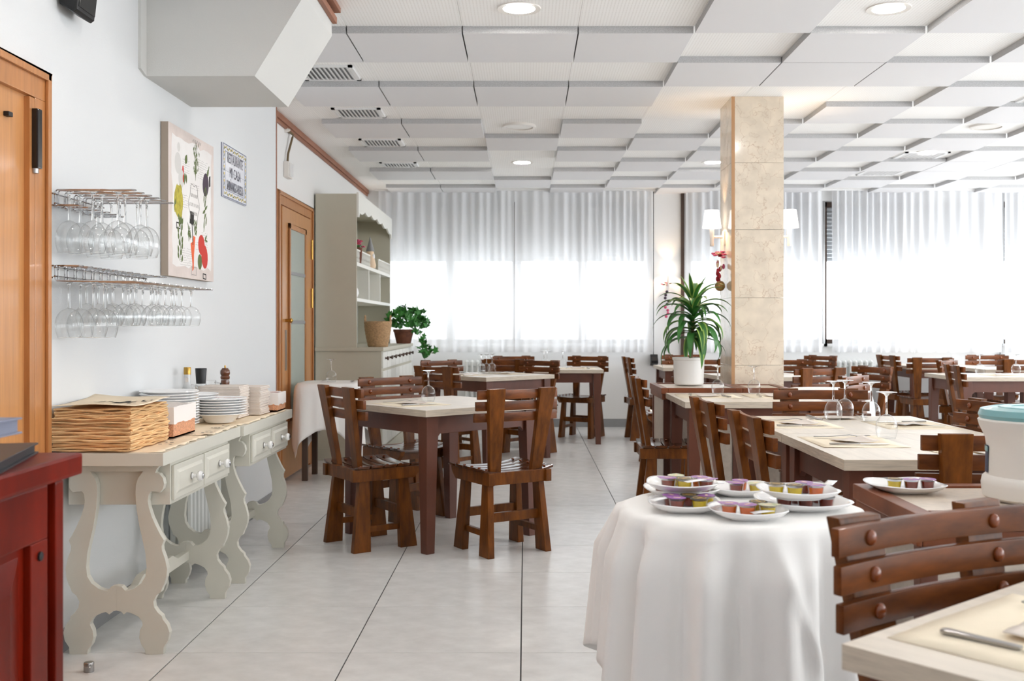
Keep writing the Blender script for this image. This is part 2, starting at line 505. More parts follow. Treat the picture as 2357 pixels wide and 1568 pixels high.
for r in range(-5, 11):
    for c in range(-2, 12):
        x, y = GX + 0.3 + 0.6 * c, GY + 0.3 + 0.6 * r
        if x < -2.0 or y > 11.9: continue
        link('ceiling_tile', _ct, ceiling, (x, y, CZ))
        if is_panel(r, c) and r >= -2 and x > (-1.5 if y < 7 else -1.75):
            link('acoustic_panel', _pm, ceiling, (x, y, CZ - 0.0005))

# --- walls
struct(G().box(XW - .25, XW, YB, 6.824, 0, CZ).build('wall_left', 'wall_paint'))
struct(G().box(XB - .2, XB, 6.824, YF + .25, 0, CZ).build('wall_left_rear', 'wall_paint_smooth'))
struct(G().box(-2.1, XR, YB - .2, YB, 0, CZ).build('wall_back', 'wall_paint'))
WIN = [(-1.62, 1.42), (1.86, 3.42), (3.421, 5.30), (5.46, 6.5)]
SILL, HEAD = 0.95, 2.58
g = G().box(XB - .2, XR + .2, YF, YF + .25, 0, SILL).box(XB - .2, XR + .2, YF, YF + .25, HEAD, CZ)
edges = [XB - .2] + [e for w in WIN for e in w] + [XR + .2]
for i in range(0, len(edges), 2): g.box(edges[i], edges[i + 1], YF, YF + .25, SILL, HEAD)
struct(g.build('wall_far', 'wall_paint_smooth'))
RW = [(-3.2, 0.3), (0.8, 4.0), (4.5, 7.7), (8.2, 11.4)]
g = G().box(XR, XR + .2, YB, YF, 0, 0.7).box(XR, XR + .2, YB, YF, 2.6, CZ)
edges = [YB] + [e for w in RW for e in w] + [YF]
for i in range(0, len(edges), 2): g.box(XR, XR + .2, edges[i], edges[i + 1], 0.7, 2.6)
struct(g.build('wall_right', 'wall_paint_smooth'))
for a, b in RW: portal((XR + .12, (a + b) / 2, 1.65), (0, PI / 2, 0), 1.9, b - a)
for a, b in WIN: portal(((a + b) / 2, YF + .24, 1.42), (-PI / 2, 0, 0), b - a, 0.95)
wn = 0
for a, b in RW:
    wn += 1
    f = G()
    for y in (a, (a + b) / 2 - .03, b - .06): f.box(XR + .06, XR + .12, y, y + .06, 0.7, 2.6)
    f.box(XR + .06, XR + .12, a, b, 0.7, 0.76).box(XR + .06, XR + .12, a, b, 2.54, 2.6)
    w = struct(f.build('window_%d' % (wn + 4), 'dark_frame'))
for k, (a, b) in enumerate(WIN):
    f = G()
    n = max(1, round((b - a) / 0.78))
    for i in range(n + 1):
        x = a + (b - a) * i / n
        f.box(max(a, x - .05), min(b, x + .05), YF + .10, YF + .16, SILL, HEAD)
    f.box(a, b, YF + .10, YF + .16, SILL, SILL + .05).box(a, b, YF + .10, YF + .16, HEAD - .06, HEAD)
    w = struct(f.build('window_%d' % (k + 1), 'dark_frame'))
    for i in range(n):
        x0, x1 = a + (b - a) * i / n + .05, a + (b - a) * (i + 1) / n - .05
        G().box(x0, x1, YF + .125, YF + .131, SILL + .05, HEAD - .06).build('pane', 'window_glass', w)
    sl = G()
    z = 1.90
    while z < HEAD:
        sl.add([(a, YF + .185, z), (b, YF + .185, z), (b, YF + .175, z + .022), (a, YF + .175, z + .022), (a, YF + .185, z + .044), (b, YF + .185, z + .044),
                (a, YF + .20, z), (b, YF + .20, z), (a, YF + .20, z + .044), (b, YF + .20, z + .044)],
               [(0, 1, 2, 3), (3, 2, 5, 4), (6, 8, 9, 7), (4, 5, 9, 8), (0, 6, 7, 1)])
        z += .046
    sl.build('roller_shutter', 'shutter', w)
    G().box(a - .02, b + .02, YF - .03, YF + .10, SILL - .03, SILL).build('window_sill', 'wall_paint_smooth', w)

struct(G().box(XW, XW + .012, YB, 6.824, 0, .08).build('baseboard_left', 'base_grey', bevel=.002))
struct(G().box(XB, XB + .012, 8.75, YF, 0, .09).build('baseboard_left_rear', 'base_grey', bevel=.002))
struct(G().box(XB, XR, YF - .012, YF, 0, .092).build('baseboard_far', 'base_grey', bevel=.002))
# wood trims
g = G().box(XB, XB + .03, 6.84, YF - .02, 2.655, CZ).box(XB, XB + .018, 6.84, YF - .02, 2.63, 2.655)
struct(g.build('trim_1', 'trim_brown', bevel=.003))
struct(G().box(XW - .25 + .06, XW + .004, 6.824, 6.84, 0, CZ).build('trim_2', 'trim_brown'))
struct(G().box(1.775, 1.812, YF - .03, YF, 0.093, CZ).build('trim_3', 'dark_frame'))
# soffit box with a slanted flank over the left wall, wood moulding on top
prof = [(XW, 2.2175), (-1.158, 2.2175), (-0.945, 2.565), (-0.945, 2.625), (-0.945, CZ), (XW, CZ)]
g = G().prism(prof, 'xz', 4.461, 5.093)
g.prism([(4.395, 2.235), (4.461, 2.2175), (4.461, CZ), (4.395, CZ)], 'yz', XW, XW + .012)
struct(g.build('soffit', 'soffit_paint'))
g = G().box(-.944, -.922, 3.4, 5.11, 2.628, 2.66).box(-.944, -.90, 3.4, 5.09, 2.675, CZ)
struct(g.build('trim_4', 'trim_brown', bevel=.003))

# --- column: marble slabs on a core
col = thing('column', 'tall square column clad in cream marble beside the potted dracaena', 'column')
G().box(1.42, 1.72, 7.07, 7.42, 0, CZ).build('core', 'wall_paint_smooth', col)
zs = [0.0, 0.37, 0.884, 1.340, 1.800, 2.252, 2.70]
for a, b in zip(zs[:-1], zs[1:]):
    G().box(1.415, 1.745, 7.04, 7.07, a + .0008, b - .0008).build('marble_slab', 'marble', col, bevel=.0012)
    G().box(1.393, 1.415, 7.05, 7.446, a + .0008, b - .0008).build('marble_slab', 'marble', col, bevel=.0012)
    G().box(1.72, 1.745, 7.0705, 7.446, a + .0008, b - .0008).build('marble_slab', 'marble', col, bevel=.0012)
G().box(1.393, 1.4148, 7.04, 7.0495, 0, CZ - .001).build('corner_strip', 'corner_wood', col)

# --- ceiling lights, vents, grilles
def downlight(x, y, label):
    t = thing('ceiling_light', label, 'ceiling light', (x, y, CZ), 0, 'round recessed ceiling lights')
    G().lathe([(0.078, -0.004), (0.105, -0.006), (0.108, -0.001), (0.078, -0.001)], 28, closed=True).build('ring', 'plastic_white', t, smooth=True)
    G().lathe([(0.0, -0.003), (0.078, -0.003)], 28).build('diffuser', 'lamp_disc', t)
    return t
for x, y, lb in [(-.03, 5.09, 'lit round ceiling light nearest the soffit box'), (1.774, 5.09, 'lit round ceiling light nearest the upper right of the picture'),
                 (-.03, 9.87, 'lit round ceiling light beyond the round air vent in the middle'), (1.774, 9.85, 'lit round ceiling light just left of the column'),
                 (3.574, 9.29, 'lit round ceiling light at the far right beside the long slot grille'),
                 (-.626, 3.0, 'unseen round ceiling light added above the aisle left of the camera'),  # unseen lamp, added for overhead light on the near left
                 (-.03, 2.1, 'unseen round ceiling light added above the aisle near the camera'), (1.774, 2.1, 'unseen round ceiling light added above the stone cabinet'),  # this and the remaining lamps are out of view, added to brighten the room
                 (3.574, 5.09, 'unseen round ceiling light added right of the visible pair'), (3.574, 2.1, 'unseen round ceiling light added right of the stone cabinet'),
                 (-.03, -1.2, 'unseen round ceiling light added behind the camera'), (1.774, -1.2, 'unseen round ceiling light added behind the camera to its right'),
                 (5.37, 5.09, 'unseen round ceiling light added near the right wall'), (5.37, 9.29, 'unseen round ceiling light added in the far right corner')]:
    downlight(x, y, lb)
def round_vent(x, y, label):
    t = thing('air_vent', label, 'air vent', (x, y, CZ), 0, 'round white ceiling vents')
    G().lathe([(0.0, -.012), (.10, -.012), (.105, -.006), (.105, 0)], 28).build('cap', 'plastic_white', t, smooth=True)
    G().lathe([(.108, -.018), (.128, -.016), (.13, 0), (.108, 0)], 28, closed=True).build('ring', 'plastic_white', t, smooth=True)
round_vent(-.047, 8.06, 'round white ceiling vent above the middle of the aisle')
round_vent(3.57, 8.06, 'round white ceiling vent at the right edge near the long grille')
def grille(x0, x1, y0, y1, n, label, along='y', dark=True):
    t = thing('ceiling_grille', label, 'air grille', (0, 0, 0), 0, 'slatted ceiling air grilles')
    G().box(x0 + .02, x1 - .02, y0 + .02, y1 - .02, CZ - .002, CZ - .001).build('backing', 'grille_dark', t)
    f = G().box(x0, x0 + .025, y0, y1, CZ - .012, CZ - .0005).box(x1 - .025, x1, y0, y1, CZ - .012, CZ - .0005)
    f.box(x0, x1, y0, y0 + .025, CZ - .012, CZ - .0005).box(x0, x1, y1 - .025, y1, CZ - .012, CZ - .0005)
    f.build('frame', 'grille_metal', t)
    for i in range(n):
        if along == 'y':
            x = x0 + .035 + (x1 - x0 - .07) * i / (n - 1)
            G().hexa([(x - .012, y0 + .02, CZ - .003), (x - .006, y0 + .02, CZ - .003), (x - .006, y1 - .02, CZ - .003), (x - .012, y1 - .02, CZ - .003),
                      (x + .003, y0 + .02, CZ - .013), (x + .010, y0 + .02, CZ - .013), (x + .010, y1 - .02, CZ - .013), (x + .003, y1 - .02, CZ - .013)]).build('slat', 'grille_metal', t)
for i, (a, b) in enumerate([(6.19, 6.55), (7.40, 7.72), (8.62, 8.95), (9.85, 10.12)]):
    grille(-1.38, -1.03, a, b, 11, 'small slatted ceiling grille by the left wall, %s from the soffit' % ORD[i])
grille(3.38, 3.78, 9.26, 10.66, 9, 'long slotted air grille in the ceiling near the far curtains')
grille(3.38, 3.78, 6.19, 7.585, 9, 'long slotted air grille at the right edge of the ceiling')

# --- door 1 (left foreground), door 2 (rear left)
def door(n, X, y0, y1, zt, fw):
    d = struct(G().box(X, X + .012, y0 + fw, y1 - fw, .01, zt - fw).build('door_%d' % n, 'door_oak'))
    for a, b, c0, c1 in [(y0, y0 + fw, 0, zt - fw), (y1 - fw, y1, 0, zt - fw), (y0, y1, zt - fw, zt)]:
        G().box(X, X + .03, a, b, c0, c1).build('casing', 'frame_oak', d, bevel=.004)
    g = G().box(X + .03, X + .042, y1 - .035, y1 - .01, 0, zt - .01).box(X + .03, X + .042, y0 + .01, y0 + .035, 0, zt - .01).box(X + .03, X + .042, y0 + .01, y1 - .01, zt - .035, zt - .01)
    g.build('moulding', 'frame_oak', d, bevel=.004)
    return d
d1 = door(1, XW, 2.5, 3.513, 2.0, .105)
for z in (.42, 1.48): 
    G().lathe([(.007, -.045), (.007, .045)], 10, (XW + .02, 3.40, z)).build('hinge', 'brass', d1, smooth=True)
G().box(XW + .012, XW + .03, 3.37, 3.405, 0, 1.89).build('rebate', 'frame_oak', d1)
cl = G().box(XW + .015, XW + .05, 3.385, 3.418, 1.66, 1.855).build('door_closer', 'black_gloss', d1, bevel=.005)
G().lathe([(.012, 0), (.012, .02), (.004, .025)], 12, (XW + .033, 3.40, 1.645)).build('closer_cap', 'steel', cl, smooth=True)
G().box(XW + .012, XW + .03, 3.235, 3.262, 1.80, 1.815).build('latch', 'black', d1, bevel=.003)
d2 = door(2, XB, 7.5, 8.74, 2.14, .10)
G().box(XB + .013, XB + .035, 7.62, 8.62, .02, 2.03).build('leaf', 'door_oak', d2, bevel=.003)
fr = G()
for a, b, c0, c1 in [(7.80, 7.84, .44, 1.92), (8.36, 8.40, .44, 1.92), (7.80, 8.40, .44, .48), (7.80, 8.40, 1.88, 1.92)]:
    fr.box(XB + .035, XB + .05, a, b, c0, c1)
fr.build('glazing_bead', 'frame_oak', d2, bevel=.003)
G().box(XB + .036, XB + .041, 7.84, 8.36, .48, 1.88).build('glass_panel', 'doorglass', d2)
for z in (1.55, 1.18): G().box(XB + .041, XB + .046, 7.84, 8.36, z - .012, z + .012).build('reflected_bar', 'base_grey', d2)  # grey bars stand in for a window grid reflected in the glass
for z in (1.78, 1.38, .62): G().lathe([(.009, -.08), (.009, .08)], 10, (XB + .045, 8.63, z)).build('hinge', 'brass', d2, smooth=True)
G().lathe([(.012, 0), (.012, .03), (.02, .045), (.0, .06)], 12).build('knob', 'brass', d2, smooth=True, loc=(XB + .035, 7.72, 1.19)).rotation_euler = (0, PI / 2, 0)
G().box(XB + .035, XB + .039, 7.70, 7.75, .82, 1.12).build('push_plate', 'steel', d2)

# --- curtains
def curtain(x0, x1, label, zb=.855, seed=1, period=.105, amp=.028):
    rnd = random.Random(seed); n = int((x1 - x0) / .009)
    ph = []; a = 0
    for i in range(n):
        a += 2 * PI * .009 / (period * (0.75 + 0.5 * (0.5 + 0.5 * math.sin(i * .021 + seed)) + rnd.uniform(-.15, .15)))
        ph.append(a)
    def fn(u, v):
        i = min(n - 1, int(round(u * (n - 1))))
        x = x0 + (x1 - x0) * u
        z = CZ - .02 + (zb - CZ + .02) * v
        k = amp * (0.75 + 0.35 * math.sin(i * .017 + 2 * seed))
        y = YF - .11 + k * math.sin(ph[i]) * (1 - .35 * v) + .012 * math.sin(ph[i] * .37 + v * 2.2)
        return (x + .012 * math.sin(ph[i] * .5) * v, y, z)
    o = G().grid(n, 14, fn).build('curtain', 'sheer', None, smooth='all')
    tag(o, label, 'curtain', 'white sheer window curtains')
    return o
curtain(-1.66, -.125, 'white sheer curtain behind the ivy, nearest the hutch', seed=1)
curtain(-.118, 1.44, 'white sheer curtain left of the pier with the wall lamp', seed=2)
curtain(1.82, 3.37, 'white sheer curtain partly hidden by the marble column', seed=3)
curtain(3.475, 5.40, 'wide white sheer curtain right of the column and dark gap', seed=4)
curtain(5.43, 6.55, 'white sheer curtain at the right edge of the picture', seed=5)
rod = struct(G().box(-1.70, 6.55, YF - .13, YF - .09, CZ - .018, CZ - .001).build('trim_5', 'ceiling_white'))
# blind winders with straps
for x, lb in [(1.455, 'black blind strap winder on the wall pier left of the column'), (5.40, 'black blind strap winder on the wall at far right')]:
    t = thing('blind_winder', lb, 'blind winder', (x, YF - .012, 0), 0, 'blind strap winders')
    G().prism([(-.0, .70), (-.10, .73), (-.10, .76), (-.055, .80), (-.045, .83), (-.0, .83)], 'yz', -.03, .05).build('housing', 'black', t, bevel=.006)
    G().box(.0, .008, -.022, -.018, .83, CZ - .02).build('strap', 'black', t)
# radiators
def radiator(x0, n, label, y=YF - .13, pitch=.06, z0=.1, z1=.74, axis='x', X=None):
    t = thing('radiator', label, 'radiator', (0, 0, 0), 0, 'white column radiators')
    g0 = G()
    for k in range(3):
        yy = (k - 1) * .035
        g0.tube([(0, yy, z0), (0, yy, z1)], .016, 8)
    g0.ball((0, 0, z1), .03, 10, 6, (.75, 1.9, 1.0)).ball((0, 0, z0), .03, 10, 6, (.75, 1.9, 1.0))
    me = g0.mesh('section', 'radiator', smooth=True)
    for i in range(n):
        link('section', me, t, (x0 + i * pitch, y, 0) if axis == 'x' else (X, x0 + i * pitch, 0), 0 if axis == 'x' else PI / 2)
    if axis == 'x':
        for zz in (z1 - .04, z0 + .03): G().tube([(x0 - .05, y, zz), (x0 + n * pitch, y, zz)], .012).build('pipe', 'radiator', t, smooth=True)
        for xx in (x0, x0 + (n - 1) * pitch): G().box(xx - .01, xx + .01, y - .03, y + .03, 0, z0).build('foot', 'radiator', t)
        G().tube([(x0 + n * pitch, y, z1 - .04), (x0 + n * pitch + .05, y, z1 - .03), (x0 + n * pitch + .07, y - .03, z1)], .014).build('valve', 'steel', t, smooth=True)
    else:
        for yy in (x0, x0 + (n - 1) * pitch): G().box(X - .03, X + .03, yy - .01, yy + .01, 0, z0).build('foot', 'radiator', t)
    return t
radiator(-.66, 9, 'white column radiator under the window behind the middle tables')
radiator(3.0, 16, 'white column radiator under the window right of the column')
radiator(4.73, 9, 'white column radiator under the left wall console', pitch=.055, z0=.08, z1=.47, axis='y', X=-1.56)

# ================================================================== chairs
def make_chair():
    t = thing('dining_chair', 'x', 'chair')
    # four splayed legs, wider at the foot
    for sx in (-1, 1):
        for sy in (-1, 1):
            x0, y0 = .135 * sx, .115 * sy
            ti, to, yi, yo = .132 * sx, .166 * sx, .082 * sy, .140 * sy
            bi, bo, byi, byo = .150 * sx, .186 * sx, .085 * sy, .182 * sy
            p = [(bi, byi, 0), (bo, byi, 0), (bo, byo, 0), (bi, byo, 0), (ti, yi, .362), (to, yi, .362), (to, yo, .362), (ti, yo, .362)]
            G().hexa(p).build('leg', 'chair_wood', t, bevel=.0035)
    # side rails with a slanted front end, rear and front rails
    for sx in (-1, 1):
        G().prism([(-.185, .358), (.165, .358), (.205, .395), (.212, .42), (-.185, .42)], 'yz', sx * .168 - .016, sx * .168 + .016).build('side_rail', 'chair_wood', t, bevel=.003)
    G().box(-.152, .152, -.172, -.142, .358, .42).build('rear_rail', 'chair_wood', t, bevel=.003)
    G().box(-.152, .152, .135, .16, .362, .412).build('front_rail', 'chair_wood', t, bevel=.003)
    for sy in (-1, 1):
        y = .112 * sy
        G().box(-.15, .15, y - .012, y + .012, .165, .212).build('stretcher', 'chair_wood', t, bevel=.003)
    for sx in (-1, 1):
        x = .155 * sx
        G().box(x - .012, x + .012, -.11, .11, .095, .125).build('stretcher', 'chair_wood', t, bevel=.003)
    # back posts: lean back, flare outward and widen
    for sx in (-1, 1):
        xb, xt = .120 * sx, .150 * sx
        p = [(xb - .030, -.140, .40), (xb + .030, -.140, .40), (xb + .030, -.110, .40), (xb - .030, -.110, .40),
             (xt - .047, -.212, .838), (xt + .047, -.212, .838), (xt + .047, -.184, .838), (xt - .047, -.184, .838)]
        G().hexa(p).build('back_post', 'chair_wood', t, bevel=.003)
    # three curved back slats with round plugs
    for i in range(3):
        z1 = .830 - i * .0565; z0 = z1 - .0455
        yoff = -.160 - (.73 - (.40 + (.838 - .40) * 0)) * 0 
        zc = (z0 + z1) / 2
        yp = -.110 - (.074) * (zc - .40) / .438
        g = G(); n = 13; hw = .233 + .005 * i
        vs = []; fs = []
        for k in range(n):
            u = -1 + 2 * k / (n - 1); x = u * hw
            sag = -.011 * (1 - (abs(u) / .68) ** 2)
            yb = yp + .001 + sag
            for (yy, zz) in ((yb, z0), (yb, z1), (yb + .017, z1), (yb + .017, z0)): vs.append((x, yy, zz))
        for k in range(n - 1):
            for j in range(4):
                fs.append((k * 4 + j, k * 4 + (j + 1) % 4, k * 4 + 4 + (j + 1) % 4, k * 4 + 4 + j))
        fs.append((3, 2, 1, 0)); fs.append(tuple((n - 1) * 4 + j for j in range(4)))
        g.add(vs, fs)
        s = g.build('back_slat', 'chair_slat', t, smooth=True, bevel=.003)
        for sx in (-1, 1):
            G().ball((.150 * sx, yp + .018, zc), .0115, 10, 7, (1, .75, 1.15)).build('plug', 'plug_wood', s, smooth='all')
    # five dished seat slats with plugs over the side rails
    for i in range(5):
        yc = -.135 + i * .076; n = 11
        g = G(); vs = []; fs = []
        for k in range(n):
            u = -1 + 2 * k / (n - 1); x = u * .205
            z = .421 - .016 * (1 - u * u) + (.006 if abs(u) > .9 else 0)
            for (yy, zz) in ((yc - .034, z), (yc - .034, z + .012), (yc + .034, z + .012), (yc + .034, z)): vs.append((x, yy, zz))
        for k in range(n - 1):
            for j in range(4):
                fs.append((k * 4 + j, k * 4 + (j + 1) % 4, k * 4 + 4 + (j + 1) % 4, k * 4 + 4 + j))
        fs.append((3, 2, 1, 0)); fs.append(tuple((n - 1) * 4 + j for j in range(4)))
        g.add(vs, fs)
        s = g.build('seat_slat', 'seat_wood', t, smooth=True, bevel=.002)
        for sx in (-1, 1):
            G().ball((.168 * sx, yc, .4335), .009, 8, 5, (1, 1, .5)).build('plug', 'plug_wood', s, smooth='all')
    return t
_ch = make_chair(); _cu = []
def chair_c(x, y, ang, label):
    """x, y of the feet centre; ang = direction the sitter faces, degrees from +X"""
    return place(_ch, _cu, (x, y, 0), R(ang - 90), label, 'brown slatted wooden dining chairs')
def chair_b(bx, by, ang, label, k=.2):
    """placed by the middle of the top of the backrest"""
    return chair_c(bx + k * math.cos(R(ang)), by + k * math.sin(R(ang)), ang, label)
# around the near left table
chair_c(-.82, 5.50, 35, 'brown slatted wooden chair left of the near square table, its back turned left')
chair_c(-.12, 5.375, 122, 'brown slatted wooden chair right of the near square table, seen from behind')
chair_b(-.86, 6.46, -48, 'brown slatted wooden chair behind the near square table, facing the camera')
# second table
chair_b(-.72, 8.10, 52, 'brown chair seen from behind just beyond the near square table')
chair_b(-.80, 9.66, -50, 'brown chair facing the camera right beside the ivy, at the second square table')
chair_b(.16, 9.62, -130, 'dark brown chair at the right corner of the second square table')
# third table by the window
chair_b(-.20, 9.86, 78, 'dark brown chair seen from behind between second and third square tables')
chair_b(-.14, 11.05, -80, 'brown chair by the window behind the table with three glasses, left one')
chair_b(.68, 11.02, -118, 'brown chair by the window at the right corner of the far axis-aligned table')
# right of the aisle
chair_b(1.02, 10.62, 4, 'dark brown chair facing right by the far wall pier, seen from the side')
chair_b(.668, 6.38, 0, 'brown chair at the end of the stone divider, facing right')
chair_b(.742, 4.42, 2, 'brown chair at the long table, farther of the two on its left side')
chair_b(.770, 3.70, 2, 'brown chair at the long table, nearer of the two on its left side')
chair_b(1.46, 5.20, -90, 'brown chair at the far head of the long table, facing the camera')
chair_b(1.965, 4.32, 190, 'brown chair on the right side of the long table, behind the white tub')
chair_b(1.385, 2.99, 90, 'dark brown chair at the near head of the long table, seen from behind')
chair_b(.665, 1.775, -61, 'large foreground brown chair with round plugs, facing the lower right table')
# background, right part
chair_b(1.73, 11.5, -92, 'brown chair facing the camera behind the white plant pot')
chair_b(1.37, 8.75, -170, 'brown chair showing its plugs just left behind the white plant pot')
chair_b(1.73, 9.9, 92, 'brown chair seen from behind between plant pot and column')
chair_b(2.46, 9.85, -95, 'brown chair facing the camera just right of the column')
chair_b(3.20, 11.2, -150, 'small brown chair in front of the right radiator')
chair_b(2.22, 7.75, 112, 'brown chair turned away behind the round white clothed table')
chair_b(2.06, 6.62, -35, 'dark brown chair tucked at the round white clothed table')
chair_b(2.73, 8.12, -160, 'brown chair showing slats and plugs in front of the right radiator end')
chair_b(3.90, 11.3, 8, 'brown chair against the far wall left of the corner table')
chair_b(4.06, 10.40, 90, 'brown chair seen squarely from behind in the far right group')
chair_b(3.88, 9.66, -40, 'brown chair behind the right edge table, farther of the overlapping pair')
chair_b(3.42, 8.38, -8, 'brown chair facing right, nearer of the overlapping pair')
chair_b(5.04, 11.42, -92, 'brown chair against the far wall by the black winder')
chair_b(4.72, 9.86, 90, 'brown chair at the right edge behind the far right table')

# ================================================================== square tables
def make_table():
    t = thing('dining_table', 'x', 'table')
    top = G().box(-.4, .4, -.4, .4, .693, .727).mesh('tabletop', ['laminate', 'laminate_edge'], bevel=.0012)
    for p in top.polygons:
        if abs(p.normal.z) < .5: p.material_index = 1
    link('tabletop', top, t)
    for s in (-1, 1):
        G().prism([(-.30, .693), (.30, .693), (.30, .575), (.275, .60), (-.275, .60), (-.30, .575)], 'xz', s * .345 - .011, s * .345 + .011).build('apron', 'table_brown', t, bevel=.002)
        G().prism([(-.30, .693), (.30, .693), (.30, .575), (.275, .60), (-.275, .60), (-.30, .575)], 'yz', s * .345 - .011, s * .345 + .011).build('apron', 'table_brown', t, bevel=.002)
    for sx in (-1, 1):
        for sy in (-1, 1):
            a, b, c = .375, .300, .325
            p = [(c * sx, c * sy, 0), (a * sx, c * sy, 0), (a * sx, a * sy, 0), (c * sx, a * sy, 0), (b * sx, b * sy, .693), (a * sx, b * sy, .693), (a * sx, a * sy, .693), (b * sx, a * sy, .693)]
            G().hexa(p).build('leg', 'table_brown', t, bevel=.003)
    return t
_tb = make_table(); _tu = []
def table(x, y, a, label): return place(_tb, _tu, (x, y, 0), R(a), label, 'square dining tables with pale tops')
table(-.47, 5.755, 42.4, 'square pale-topped table in the aisle between the two nearest left chairs')
table(-.31, 9.11, 44, 'square pale-topped table, second in the row towards the windows')
table(.36, 10.5, 0, 'square pale-topped table with three glasses by the far windows')
table(1.285, 6.172, 0, 'pale-topped table standing against the stone divider below the column')
table(1.40, 3.67, 0, 'pale-topped table forming the near half of the long table')
table(1.40, 4.475, 0, 'pale-topped table forming the far half of the long table')
table(.417 + .4 * (.766 + .643), 1.374 + .4 * (.643 - .766), 40, 'blurred pale-topped table in the lower right foreground')
table(1.80, 11.0, 0, 'pale-topped table against the windows behind the plant pot')
table(2.02, 9.0, 8, 'pale-topped table behind the column, its right end showing')
table(4.45, 11.36, 0, 'pale-topped table in the far right corner by the curtains')
table(4.00, 9.0, 0, 'pale-topped table at the right edge, left half of the pair')
table(4.82, 9.0, 0, 'pale-topped table at the right edge, right half of the pair')
table(4.88, 10.55, 0, 'pale-topped table in front of the chair by the black winder')

# ================================================================== stone dividers
def divider(name, label, x0, x1, y0, y1, z, cat):
    t = thing(name, label, cat)
    g = G().box(x0 + .02, x1 - .02, y0 + .02, y1 - .02, 0, z - .045).build('core', 'stone_panel', t)
    for x in (x0 + .005, x1 - .045):
        for y in (y0 + .005, y1 - .045):
            G().box(x, x + .04, y, y + .04, 0, z - .04).build('post', 'table_brown', t, bevel=.003)
    for a, b, c, d in [(x0 + .046, x1 - .046, y0 + .012, y0 + .021), (x0 + .046, x1 - .046, y1 - .021, y1 - .012)]:
        G().box(a, b, c, d, .08, z - .07).build('stone_panel', 'stone_panel', t)
    for a, b in ((x0 + .012, x0 + .021), (x1 - .021, x1 - .012)):
        G().box(a, b, y0 + .046, y1 - .046, .08, z - .07).build('stone_panel', 'stone_panel', t)
    for a, b, c, d in [(x0 - .012, x0 + .03, y0 - .012, y1 + .012), (x1 - .03, x1 + .012, y0 - .012, y1 + .012), (x0 + .0305, x1 - .0305, y0 - .012, y0 + .03), (x0 + .0305, x1 - .0305, y1 - .03, y1 + .012)]:
        G().box(a, b, c, d, z - .04, z).build('rim', 'red_rim', t, bevel=.004)
    for a, b, c, d in [(x0 - .006, x0 + .006, y0 - .006, y1 + .006), (x1 - .006, x1 + .006, y0 - .006, y1 + .006), (x0 + .0065, x1 - .0065, y0 - .006, y0 + .006)]:
        G().box(a, b, c, d, z - .075, z - .041).build('lower_rim', 'red_rim', t, bevel=.004)
    G().box(x0 + .031, x1 - .031, y0 + .031, y1 - .031, z - .04, z - .006).build('stone_top', 'stone_top', t)
    return t
divider('stone_divider', 'low stone panelled divider with wooden rim carrying the plant pot', .872, 1.36, 6.60, 7.20, .757, 'divider')
divider('stone_divider', 'low stone panelled divider with wooden rim wrapped around the column foot', 1.385, 1.665, 6.60, 7.022, .757, 'divider')
divider('stone_cabinet', 'low stone topped cabinet with wooden rim under the white tub', .868, 2.4, 2.300, 2.715, .735, 'cabinet')

# ================================================================== red-brown counter, left foreground
t = thing('wooden_counter', 'blurred red-brown wooden counter in the left foreground', 'counter')
G().box(-1.55, -.806, .2, 1.90, .877, .916).build('worktop', 'red_wood', t, bevel=.006)
G().box(-1.55, -.845, .2, 1.865, 0, .877).build('body', 'red_wood', t, bevel=.004)
G().box(-.845, -.830, 1.842, 1.875, 0, .87).build('corner_post', 'red_wood', t, bevel=.004)
for a, b, c, d in [(.3, 1.815, .778, .87), (1.752, 1.815, .05, .7775), (.3, 1.815, 0, .0495)]:
    G().box(-.845, -.831, a, b, c, d).build('rail', 'red_wood', t, bevel=.003)
pn = G().box(-.845, -.843, .35, 1.7515, .06, .777).build('door_panel', 'red_wood', t)
G().hexa([(-.843, .45, .10), (-.843, 1.735, .10), (-.843, 1.735, .762), (-.843, .45, .762), (-.832, .5, .15), (-.832, 1.685, .15), (-.832, 1.685, .712), (-.832, .5, .712)]).build('raised_field', 'red_wood', pn, bevel=.003)
G().lathe([(.0, 0), (.008, 0), (.008, .004), (0, .005)], 10).build('keyhole', 'black', t, loc=(-.831, 1.783, .752)).rotation_euler = (0, PI / 2, 0)
def folder(name, label, m, cx, cy, z, w, d, h, a, cat='menu', page=True):
    t = thing(name, label, cat, (cx, cy, z), R(a))
    G().box(-w / 2, w / 2, -d / 2, d / 2, h - .003, h).build('cover', m, t, bevel=.001)
    G().box(-w / 2, w / 2, -d / 2, d / 2, 0, .003).build('cover', m, t, bevel=.001)
    G().box(-w / 2 + .004, w / 2 - .006, -d / 2 + .004, d / 2 - .004, .003, h - .003).build('pages', m, t)
    G().box(-w / 2 - .002, -w / 2, -d / 2, d / 2, 0, h).build('spine', m, t)
    return t
folder('menu_folder', 'black menu folder lying on the red-brown counter', 'folder_black', -.988, 1.694, .916, .30, .33, .019, 14)
folder('menu_folder', 'closed black menu folder supporting the grey one on the counter', 'folder_black', -1.03, 1.27, .916, .26, .30, .055, 0)
folder('menu_folder', 'blue-grey menu folder resting higher above the black one', 'folder_grey', -.985, 1.52, .972, .34, .34, .026, 0)

